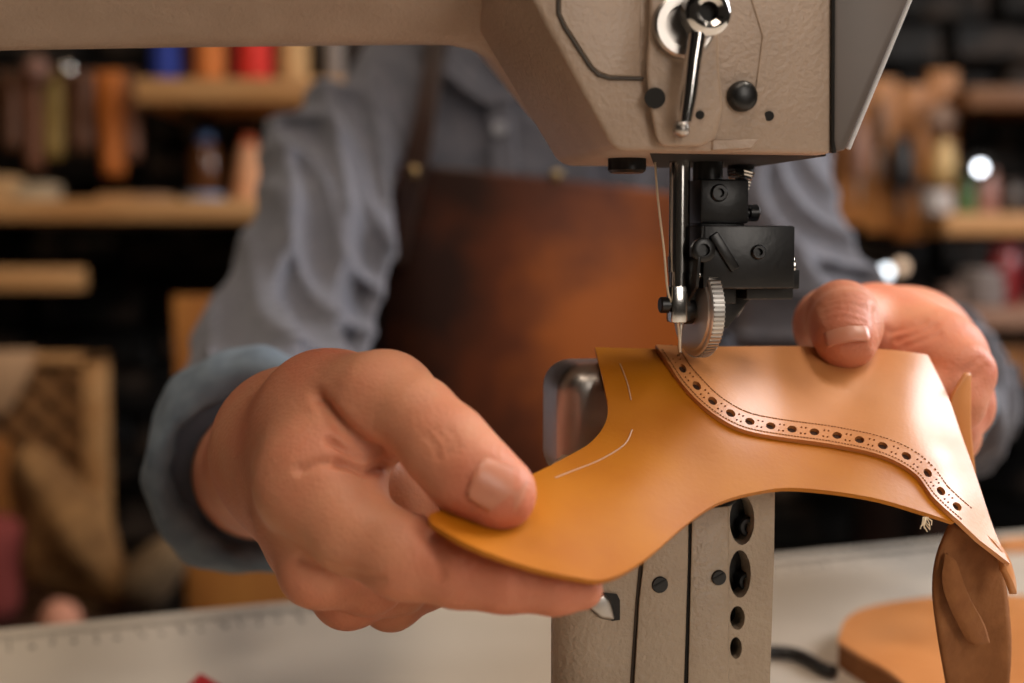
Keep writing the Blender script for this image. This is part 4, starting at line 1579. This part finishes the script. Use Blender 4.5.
prism(bm, [tri[0] + Vector((0, 0, .002)), tri[1] + Vector((0, 0, .002)), tri[2] + Vector((0, 0, .006))], [t + Vector((0, 0, .0003)) for t in tri])
M['red'] = mat('red_leather', srgb(160, 26, 30), 0.5)
tag(mk('red_scrap', bm, M['red'], bevel=0.0005), 'red leather scrap on the bench at the lower edge, below the left hand', 'leather piece')

# ------------------------------------------------------------------ background, left: shelves and what stands on them
def board(name, x0, x1, ytop, ybot, D, depth, m, label, group=None, brackets=True):
    a = W(x0, ybot, D); b = W(x1, ytop, D)
    t = thing(name, label, 'shelf', ((a.x + b.x) / 2, D + depth / 2, a.z), group)
    bm = BM(); box(bm, ((a.x + b.x) / 2, D + depth / 2, (a.z + b.z) / 2), b.x - a.x, depth, b.z - a.z)
    mk('board', bm, m, t, bevel=0.003)
    if depth < 0.2:
        for s_ in (0.2, 0.5, 0.7):
            bm = BM(); box(bm, (a.x + (b.x - a.x) * s_, (D + depth + WALL_Y) / 2, (a.z + b.z) / 2), 0.02, WALL_Y - D - depth, 0.015)
            mk('bracket_arm', bm, M['black'], t)
    for s_ in (() if depth < 0.2 else (0.12, 0.88)):
        xx = a.x + (b.x - a.x) * s_
        bm = BM(); prism(bm, [Vector((xx - .01, D + depth, a.z)), Vector((xx - .01, D + depth * .2, a.z)), Vector((xx - .01, D + depth, a.z - .12))],
                         [Vector((xx + .01, D + depth, a.z)), Vector((xx + .01, D + depth * .2, a.z)), Vector((xx + .01, D + depth, a.z - .12))])
        mk('bracket', bm, M['black'], t)
    return a, b, b.z


DS = 2.05
a, b, z_up = board('wall_shelf', 134, 470, 78, 103, DS, 0.28, M['pine'], 'upper pine shelf on the stone wall carrying a row of coloured thread spools')
a, b, z_lo = board('wall_shelf', -120, 330, 199, 221, DS, 0.28, M['pine'], 'long lower pine shelf carrying bottle and cone, beside the left shoulder')
a, b, z_sh = board('wall_shelf', -140, 77, 268, 291, DS - 0.1, 0.05, M['pine'], 'short pine shelf at the left edge, below the long shelf')


def spool(x, z, r, h, D, col, label, group):
    m = mat('spool_thread', col, 0.7, c2=tuple(c * 0.8 for c in col), nscale=3, stretch=(1, 1, 60))
    t = thing('thread_spool', label, 'spool', (W(x, 100, D).x, D, z), group)
    c = Vector((W(x, 100, D).x, D, z))
    bm = BM(); lathe(bm, c, (0, 0, 1), [(0.004, r * 0.5), (0.006, r * 0.96), (0.012, r), (h - 0.014, r * 0.97), (h - 0.006, r * 0.9), (h - 0.004, r * 0.5)], 24)
    mk('thread', bm, m, t)
    bm = BM(); lathe(bm, c, (0, 0, 1), [(0, r * 0.94), (0.004, r * 0.94), (0.004, r * 0.3), (h - 0.004, r * 0.3), (h, r * 0.3), (h, 0)], 20)
    mk('core', bm, M['dark'], t)


SG = 'thread spools on the upper shelf'
for x, wpx, col, lab in (
        (166, 28, srgb(32, 56, 150), 'blue thread spool at the left end of the upper shelf'),
        (190, 12, srgb(60, 18, 22), 'slim maroon thread spool between the blue and the orange spool'),
        (211, 30, srgb(222, 128, 56), 'orange thread spool on the upper shelf, left of the red spool'),
        (232, 9, srgb(70, 20, 26), 'slim dark red thread spool between the orange and the red spool'),
        (255, 35, srgb(228, 48, 34), 'bright red thread spool in the middle of the upper shelf'),
        (294, 30, srgb(214, 168, 112), 'cream thread spool on the upper shelf, right of the red spool'),
        (335, 18, srgb(150, 138, 130), 'grey thread spool on the upper shelf, right of the cream spool'),
        (362, 20, srgb(52, 38, 32), 'dark brown thread spool on the upper shelf near the collar'),
        (407, 34, srgb(170, 96, 44), 'rust brown thread spool on the upper shelf beside the apron strap')):
    spool(x, z_up, wpx / 2 * (DS + 0.05) / FPX, 0.13 + 0.01 * (x % 3), DS + 0.06, col, lab, SG)
# lower shelf
p = W(206, 199, DS + 0.07); p.z = z_lo
bt = thing('bottle', 'dark brown bottle with blue cap standing on the long shelf', 'bottle', p)
bm = BM(); lathe(bm, p + Vector((0, 0, .012)), (0, 0, 1), [(0, 0.021), (0.003, 0.023), (0.06, 0.023), (0.07, 0.016), (0.078, 0.010), (0.084, 0.010)], 24)
mk('glass', bm, mat('brown_bottle', srgb(92, 54, 26), 0.2), bt)
bm = BM(); lathe(bm, p + Vector((0, 0, .085)), (0, 0, 1), [(0, 0.013), (0.014, 0.013), (0.016, 0.011), (0.016, 0)], 20)
mk('cap', bm, mat('blue_cap', srgb(50, 84, 128), 0.4), bt)
bm = BM(); lathe(bm, p, (0, 0, 1), [(0, 0.020), (0.002, 0.030), (0.010, 0.032), (0.010, 0.026), (0.0115, 0)], 24)
tag(mk('dish', bm, mat('pale_blue_tin', srgb(140, 168, 205), 0.4)), 'pale blue dish under the brown bottle on the long shelf', 'dish')
p = W(249, 199, DS + 0.06); p.z = z_lo
cn = thing('thread_cone', 'cream thread cone with orange tip on the long shelf beside the bottle', 'spool', p)
bm = BM(); lathe(bm, p, (0, 0, 1), [(0, 0.024), (0.004, 0.025), (0.06, 0.018), (0.082, 0.014), (0.084, 0.008)], 24)
mk('thread', bm, mat('cream_thread', srgb(222, 160, 116), 0.7), cn)
bm = BM(); lathe(bm, p, (0, 0, 1), [(0.083, 0.012), (0.097, 0.008), (0.098, 0)], 20)
mk('cone_tip', bm, mat('orange_tip', srgb(190, 82, 34), 0.6), cn)
for x, y, w_, h_, col, lab in ((38, 190, 0.055, 0.024, srgb(190, 170, 140), 'pale stone-coloured leather scrap bundle on the long shelf under the hanging strips'),
                               (4, 185, 0.05, 0.035, srgb(200, 160, 112), 'cream leather roll at the left end of the long shelf'),
                               (120, 193, 0.06, 0.012, srgb(200, 150, 100), 'flat tan leather pad on the long shelf, right of the hanging strips'),
                               (158, 193, 0.05, 0.012, srgb(176, 140, 112), 'flat greyish leather pad on the long shelf, left of the bottle')):
    p = W(x, y, DS + 0.05); p.z = z_lo
    bm = BM()
    for k_ in range(3 if h_ > 0.02 else 2):
        hh_ = h_ / 3
        box(bm, p + Vector((rnd.uniform(-.004, .004), 0, hh_ * (k_ + .5))), w_ * rnd.uniform(.85, 1), 0.06, hh_ * 0.92)
    tag(mk('leather_stack', bm, mat('scrap_leather', col, 0.7), bevel=0.002), lab, 'leather piece')
# rail with hanging leather strips
rail_a = W(-60, 72, DS + 0.08); rail_b = W(128, 74, DS + 0.08)
rail = thing('hanging_rail', 'dark rail with a steel knob holding leather strips above the long shelf', 'rail', rail_a)
bm = BM(); tube(bm, [rail_a, rail_b], 0.006, 10)
mk('rod', bm, M['black'], rail)
for q in (rail_a, rail_b):
    bm = BM(); tube(bm, [q, Vector((q.x, WALL_Y, q.z))], 0.006, 8)
    mk('bracket', bm, M['black'], rail)
bm = BM(); ball(bm, W(68, 70, DS + 0.05), 0.013, 16)
mk('knob', bm, M['chrome'], rail)
bm = BM(); ball(bm, W(37, 70, DS + 0.05), 0.020, 16)
mk('knob', bm, mat('pinkish_knob', srgb(130, 92, 78), 0.4), rail)
for x0, x1, y0, y1, col, lab in (
        (-2, 18, 80, 150, srgb(84, 48, 22), 'dark brown leather strip hanging at the left edge of the rail'),
        (22, 40, 84, 170, srgb(110, 66, 40), 'mid brown leather strip hanging left of the olive one'),
        (40, 60, 88, 158, srgb(140, 112, 52), 'olive yellow leather strip hanging from the rail'),
        (64, 92, 82, 150, srgb(92, 56, 34), 'wide chocolate leather strip hanging right of the olive one'),
        (97, 122, 80, 176, srgb(186, 104, 36), 'long orange leather strip hanging from the rail'),
        (123, 136, 84, 160, srgb(120, 78, 56), 'narrow dull brown leather strip hanging at the right end of the rail')):
    D = DS + 0.07
    a = W(x0, y1, D); b = W(x1, y0, D)
    bm = BM()
    n_r = 8
    Vv = []; Fv = []
    for i in range(n_r + 1):
        for j in range(5):
            u, v = j / 4, i / n_r
            tap = 1 - 0.25 * v ** 3 
            xx = (a.x + b.x) / 2 + (u - 0.5) * (b.x - a.x) * tap + 0.006 * v
            Vv.append(Vector((xx, D + 0.006 * math.sin(u * 6 + v * 3), rail_a.z - (rail_a.z - a.z) * v)))
    for i in range(n_r):
        for j in range(4):
            k = i * 5 + j
            Fv.append((k, k + 1, k + 6, k + 5))
    o = mk('leather_strip', (Vv, Fv), mat('strip_leather', col, 0.6), sharp=180)
    so = o.modifiers.new('solid', 'SOLIDIFY'); so.thickness = 0.003
    tag(o, lab, 'leather strip', 'leather strips on the rail')
# green bottle behind the strips
p = W(2, 100, DS + 0.14); 
# ---- lower left: lattice screen, boards, sacks
DL = 1.72
a = W(-70, 700, DL); b = W(106, 354, DL)
lat = thing('lattice_screen', 'framed wooden lattice screen standing at the left behind the bench', 'screen', ((a.x + b.x) / 2, DL, 0))
a.z = 0.02
fw = 0.026
for (x_, w_) in ((a.x + fw / 2, fw), (b.x - fw / 2, fw)):
    bm = BM(); box(bm, (x_, DL, (b.z) / 2), w_, 0.03, b.z)
    mk('post', bm, M['pine'], lat, bevel=0.002)
bm = BM(); box(bm, ((a.x + b.x) / 2, DL, b.z - 0.006), b.x - a.x, 0.03, 0.012)
mk('top_rail', bm, M['pine'], lat, bevel=0.002)
m_lat = mat('lattice_slat', srgb(150, 104, 60), 0.6)
sp_ = 0.042
for dirn in (1, -1):
    for k in range(-18, 22):
        # slat from bottom to top at 45 degrees clipped to the frame
        x_s = a.x + k * sp_
        pts = []
        z0_, z1_ = 0.45, b.z - 0.01
        xa_, xb_ = (x_s, x_s + (z1_ - z0_)) if dirn == 1 else (x_s + (z1_ - z0_), x_s)
        P0 = Vector((xa_, 0, z0_)); P1 = Vector((xb_, 0, z1_))
        lo_, hi_ = 0.0, 1.0
        dx = P1.x - P0.x
        t0 = (a.x + fw - P0.x) / dx; t1 = (b.x - fw - P0.x) / dx
        lo_ = max(0, min(t0, t1)); hi_ = min(1, max(t0, t1))
        if hi_ - lo_ < 0.03: continue
        A0 = P0 + (P1 - P0) * lo_; A1 = P0 + (P1 - P0) * hi_
        A0.y = A1.y = DL + 0.003 * dirn
        d_ = (A1 - A0); L_ = d_.length; d_.normalize()
        bm = BM(); box(bm, (A0 + A1) / 2, L_, 0.006, 0.016, d_, (0, 1, 0), Vector((-d_.z, 0, d_.x)))
        mk('slat', bm, m_lat, lat)
# pale cloth hung over the lattice
bm = BM(); prism(bm, [W(x, y, 1.700) for x, y in [(-40, 350), (36, 350), (30, 375), (8, 412), (-40, 424)]], [W(x, y, 1.704) for x, y in [(-40, 350), (36, 350), (30, 375), (8, 412), (-40, 424)]])
tag(mk('cloth_scrap', bm, mat('pale_cloth', srgb(190, 150, 112), 0.8), bevel=0.001), 'pale tan cloth corner hanging over the top of the lattice at the left edge', 'cloth')
a = W(-12, 512, 1.68); b = W(9, 440, 1.68)
bm = BM(); box(bm, ((a.x + b.x) / 2, 1.68, b.z / 2), b.x - a.x, 0.02, b.z)
tag(mk('plank', bm, M['oak'], bevel=0.002), 'narrow orange plank standing upright at the left edge', 'board')


def sack(name, c, r, label, m, seed, cat='sack', h=0.012):
    rs = np.random.RandomState(seed)
    ph = rs.rand(6) * 6
    def fn(P):
        P = P.astype(np.float32)
        d = sd_ell(P, c, r)
        q = P - np.array(c, np.float32)
        w = np.sin(q[:, 0] * 60 + q[:, 2] * 25 + ph[0]) * 0.008 + np.sin(q[:, 0] * 35 - q[:, 2] * 50 + ph[1]) * 0.008
        return np.maximum(d + w, 0.002 - P[:, 2])
    lo = np.maximum(np.array(c) - np.array(r) - 0.03, (-9, -9, -0.02)); hi = np.array(c) + np.array(r) + 0.03
    V, Q = mesh_sdf(fn, lo, hi, h)
    o = np_mesh(name, relax(V, Q, 2), Q, m, None, Vector((c[0], c[1], 0.0)))
    return tag(o, label, cat)


# a side table carries the cloth and sacks
tz = 0.55
st = thing('side_table', 'low dark side table behind the bench carrying the sack and cloth', 'table', (-0.78, 1.5, 0))
bm = BM(); box(bm, (-0.80, 1.50, tz - 0.015), 0.74, 0.30, 0.03)
mk('tabletop', bm, M['strap'], st, bevel=0.003)
for x_ in (-1.14, -0.46):
    for y_ in (1.38, 1.62):
        bm = BM(); box(bm, (x_, y_, (tz - 0.03) / 2), 0.04, 0.04, tz - 0.03)
        mk('leg', bm, M['strap'], st)


def heap(name, px, py, D, r, label, m, seed, cat='sack', lean=0.0):
    c = W(px, py, D)
    c = Vector((c.x, D, tz + r[2] * 0.96))
    rs = np.random.RandomState(seed)
    ph = rs.rand(6) * 6
    def fn(P):
        P = P.astype(np.float32)
        q = P - np.array(c, np.float32)
        q[:, 0] += lean * (q[:, 2] + r[2])
        d = sd_ell(q, (0, 0, 0), r)
        w = np.sin(q[:, 0] * 70 + q[:, 2] * 25 + ph[0]) * 0.006 + np.sin(q[:, 0] * 45 - q[:, 2] * 60 + ph[1]) * 0.006
        return np.maximum(d + w, tz + 0.001 - P[:, 2])
    ex = abs(lean) * r[2] * 2
    V, Q = mesh_sdf(fn, (c.x - r[0] - ex - .03, c.y - r[1] - .03, tz - .02), (c.x + r[0] + ex + .03, c.y + r[1] + .03, c.z + r[2] + .03), 0.008)
    o = np_mesh(name, relax(V, Q, 2), Q, m, None, Vector((c.x, c.y, tz)))
    return tag(o, label, cat)


heap('burlap_sack', 96, 550, 1.53, (0.058, 0.04, 0.090), 'tall slumped beige burlap sack on the side table by the lattice', M['burlap'], 3, lean=0.35)
heap('burlap_bundle', 158, 590, 1.52, (0.030, 0.04, 0.045), 'small brown burlap bundle right of the tall sack', mat('burlap_dark', srgb(104, 82, 56), 0.95), 5)
heap('red_cloth', -14, 580, 1.50, (0.050, 0.05, 0.062), 'dusty dark red cloth heaped at the left edge behind the bench', mat('red_cloth', srgb(112, 40, 32), 0.9), 8, 'cloth')
heap('pink_cloth', 62, 605, 1.41, (0.022, 0.025, 0.026), 'small pale pink cloth lying between red cloth and burlap', mat('pink_cloth', srgb(190, 130, 104), 0.9), 9, 'cloth')
# tall plywood panel behind the arm
D = 1.60
a = W(172, 296, D); b = W(330, 296, D)
bm = BM(); prism(bm, [Vector((a.x, D, a.z)), Vector((b.x, D, a.z)), Vector((b.x, D - 0.10, 0.0)), Vector((a.x + 0.05, D - 0.10, 0.0))],
                 [Vector((a.x, D + .02, a.z)), Vector((b.x, D + .02, a.z)), Vector((b.x, D - .08, 0.0)), Vector((a.x + 0.05, D - .08, 0.0))])
tag(mk('plywood_panel', bm, M['oak'], bevel=0.002), 'tall orange plywood panel standing behind the rolled sleeve', 'board')

# ------------------------------------------------------------------ background, right
DR = 2.05
a, b, z_r1 = board('wall_shelf', 968, 1160, 86, 108, DR + 0.1, 0.2, mat('walnut_board', srgb(124, 80, 42), 0.5, c2=srgb(104, 64, 32), nscale=6), 'high wooden shelf at the upper right, nearly empty')
a, b, z_r2 = board('wall_shelf', 946, 1160, 213, 235, DR, 0.15, M['pine'], 'right-hand wooden shelf carrying small jars and a round lamp')
# tool board
a = W(835, 225, DR + 0.2); b = W(960, 70, DR + 0.2)
tb = thing('tool_board', 'orange plywood tool board on the stone wall right of the machine head', 'board', ((a.x + b.x) / 2, DR + 0.22, a.z))
nb_ = 4
for k in range(nb_):
    x0_ = a.x + (b.x - a.x) * k / nb_; x1_ = a.x + (b.x - a.x) * (k + 1) / nb_
    bm = BM(); box(bm, ((x0_ + x1_) / 2, DR + 0.21 + 0.006 * (k % 2), (a.z + b.z) / 2 - 0.012 * (k % 3)), (x1_ - x0_) * 0.96, 0.025, (b.z - a.z))
    mk('plank', bm, M['oak'], tb, bevel=0.002)
for k, (x, y0, y1, w_, col, lab) in enumerate((
        (902, 138, 190, 0.022, srgb(28, 24, 24), 'black handled tool hanging in the middle of the tool board'),
        (860, 120, 175, 0.016, srgb(150, 110, 92), 'pinkish handled awl hanging at the left of the tool board'),
        (922, 110, 180, 0.014, srgb(150, 96, 44), 'brown handled awl hanging right of the black tool'),
        (944, 140, 185, 0.020, srgb(226, 190, 130), 'pale wooden handled tool at the right of the tool board'),
        (880, 100, 150, 0.010, srgb(60, 40, 30), 'slim dark chisel hanging between the awls on the tool board'))):
    D = DR + 0.17
    p0 = W(x, y0, D); p1 = W(x, y1, D)
    t = thing('hand_tool', lab, 'tool', p1, 'tools hung on the tool board')
    L_ = p0.z - p1.z
    bm = BM(); lathe(bm, Vector((p0.x, D, p1.z)), (0, 0, 1), [(0, w_ * 0.7), (0.01, w_ * .9), (L_ * 0.5, w_), (L_ * 0.8, w_ * 0.7), (L_, w_ * .5)], 16)
    mk('handle', bm, mat('tool_handle', col, 0.45), t)
    bm = BM(); lathe(bm, Vector((p0.x, D, p1.z)), (0, 0, -1), [(0, 0.004), (0.04, 0.0035), (0.055, 0)], 10)
    mk('blade', bm, M['satin'], t)
    bm = BM(); tube(bm, [Vector((p0.x, D, p0.z - .004)), Vector((p0.x, D + .026, p0.z + .006))], 0.003, 6)
    mk('hook', bm, M['black'], t)
# pale round objects above the shelf
for x, y, r, col, lab in ((942, 118, 0.022, srgb(176, 148, 132), 'grey pink ball of cord at the tool board corner'),):
    bm = BM(); ball(bm, W(x, y, DR + 0.16), r, 18)
    tag(mk('cord_ball', bm, mat('grey_cord', col, 0.7)), lab, 'cord')
# lamps: a small white spot lamp and its smaller neighbour, jars
lamp = thing('spot_lamp', 'small round lit lamp with a white glow on the right-hand shelf wall', 'lamp', W(980, 168, DR + 0.05))
p = W(980, 168, DR + 0.02)
bm = BM(); lathe(bm, p, (0.15, 1, 0.1), [(0.0, 0.020), (0.03, 0.017), (0.05, 0.009), (0.05, 0)], 20)
mk('lamp_shade', bm, M['black'], lamp)
bm = BM(); lathe(bm, p - Vector((0, 0.002, 0)), (0.15, 1, 0.1), [(0, 0), (0.0005, 0.0070), (0.003, 0.0070)], 20)
mk('emitter', bm, mat('lamp_glow', (1, 1, 1), 0.5, emit=((0.86, 0.92, 1.0), 11)), lamp)
bm = BM(); tube(bm, [p + Vector((0.008, 0.05, 0.004)), Vector((p.x + .01, WALL_Y, p.z))], 0.006, 8)
mk('arm', bm, M['black'], lamp)


def jar(x, D, z, r, h, col, capc, label, cat='jar', name='jar', rough=0.25, metal=0.0):
    p = Vector((W(x, 200, D).x, D, z))
    t = thing(name, label, cat, p)
    bm = BM(); lathe(bm, p, (0, 0, 1), [(0, r * .92), (0.003, r), (h * .7, r), (h * .8, r * .8), (h * .84, r * .78)], 22)
    mk('body', bm, mat('jar_body', col, rough, metal), t)
    bm = BM(); lathe(bm, p + Vector((0, 0, h * .84)), (0, 0, 1), [(0, r * .84), (h * .14, r * .84), (h * .16, r * .7), (h * .16, 0)], 20)
    mk('lid', bm, mat('jar_lid', capc, 0.4), t)


jar(937, DR + 0.05, z_r2, 0.024, 0.034, srgb(190, 182, 178), srgb(215, 208, 204), 'squat white tin with pale lid at the left end of the right-hand shelf', 'tin', 'tin')
jar(966, DR + 0.07, z_r2, 0.015, 0.06, srgb(84, 116, 72), srgb(96, 126, 86), 'small green jar on the right-hand shelf')
jar(986, DR + 0.07, z_r2, 0.018, 0.066, srgb(160, 112, 100), srgb(176, 132, 116), 'dusty pink jar on the right-hand shelf, right of the green one')
jar(1012, DR + 0.07, z_r2, 0.018, 0.05, srgb(72, 60, 52), srgb(60, 50, 44), 'dark jar at the right end of the right-hand shelf')
# second bench at the right back
a = W(915, 330, 1.75); b = W(1300, 310, 1.75)
rb = thing('back_bench', 'cluttered wooden bench against the wall at the right, beyond the hand', 'table', ((a.x + b.x) / 2, 1.95, 0))
bm = BM(); box(bm, ((a.x + b.x) / 2, 1.95, (a.z + b.z) / 2), b.x - a.x, 0.4, b.z - a.z)
mk('tabletop', bm, mat('bench_wood', srgb(150, 112, 90), 0.5, c2=srgb(128, 92, 72), nscale=8), rb, bevel=0.003)
bt_z = b.z
bm = BM(); box(bm, ((a.x + b.x) / 2, 1.80, a.z - 0.045), (b.x - a.x) * 0.9, 0.03, 0.05)
mk('drawer_front', bm, M['oak'], rb, bevel=0.002)
for x_ in (a.x + 0.05, b.x - 0.05):
    for y_ in (1.80, 2.1):
        bm = BM(); box(bm, (x_, y_, a.z / 2), 0.05, 0.05, a.z)
        mk('leg', bm, M['strap'], rb)
jar(1006, 1.9, bt_z, 0.022, 0.085, srgb(112, 20, 24), srgb(90, 16, 20), 'red bottle standing on the back bench at the right', 'bottle', 'bottle')
jar(982, 1.86, bt_z, 0.032, 0.05, srgb(112, 102, 98), srgb(124, 114, 110), 'grey round tin on the back bench, left of the red bottle', 'tin', 'tin')
jar(955, 1.86, bt_z, 0.02, 0.03, srgb(120, 100, 90), srgb(110, 92, 84), 'low brown tin on the back bench, nearest the sleeve', 'tin', 'tin')
# two glowing balls standing in for glints beyond the sleeve
for x, y, col, st_, r, lab in ((886, 272, (0.85, 0.93, 1.0), 5, 0.008, 'small cool white glowing ball as a glint, on a stalk just beyond the sleeve'), (901, 267, (1.0, 0.72, 0.5), 0.7, 0.010, 'small warm dim glowing ball as a glint, on a stalk beside the cool one')):
    D = 1.95 if x == 886 else 2.05
    p = W(x, y, D)
    t = thing('glint_ball', lab, 'lamp', p)
    bm = BM(); ball(bm, p, r, 16)
    mk('emitter', bm, mat('glint_glow', col, 0.4, emit=(col, st_)), t)
    bm = BM(); tube(bm, [p + Vector((0, r, 0)), p + Vector((0, 0.06, 0)), Vector((p.x, WALL_Y, p.z + 0.02))], 0.004, 8)
    mk('stalk', bm, M['black'], t)
# stool under the maker
stl = thing('stool', 'dark wooden stool the person sits on, hidden behind the bench', 'stool', (hip.x, hip.y, 0))
bm = BM(); lathe(bm, Vector((hip.x, hip.y, seat_z - 0.06)), (0, 0, 1), [(0, 0.16), (0.005, 0.17), (0.03, 0.17), (0.035, 0.165), (0.035, 0)], 32)
mk('seat', bm, M['strap'], stl)
for sx in (-1, 1):
    for sy in (-1, 1):
        bm = BM(); cyl(bm, (hip.x + sx * .11, hip.y + sy * .11, seat_z - 0.045), (hip.x + sx * .17, hip.y + sy * .17, 0), 0.018, 0.014, 12)
        mk('leg', bm, M['strap'], stl)
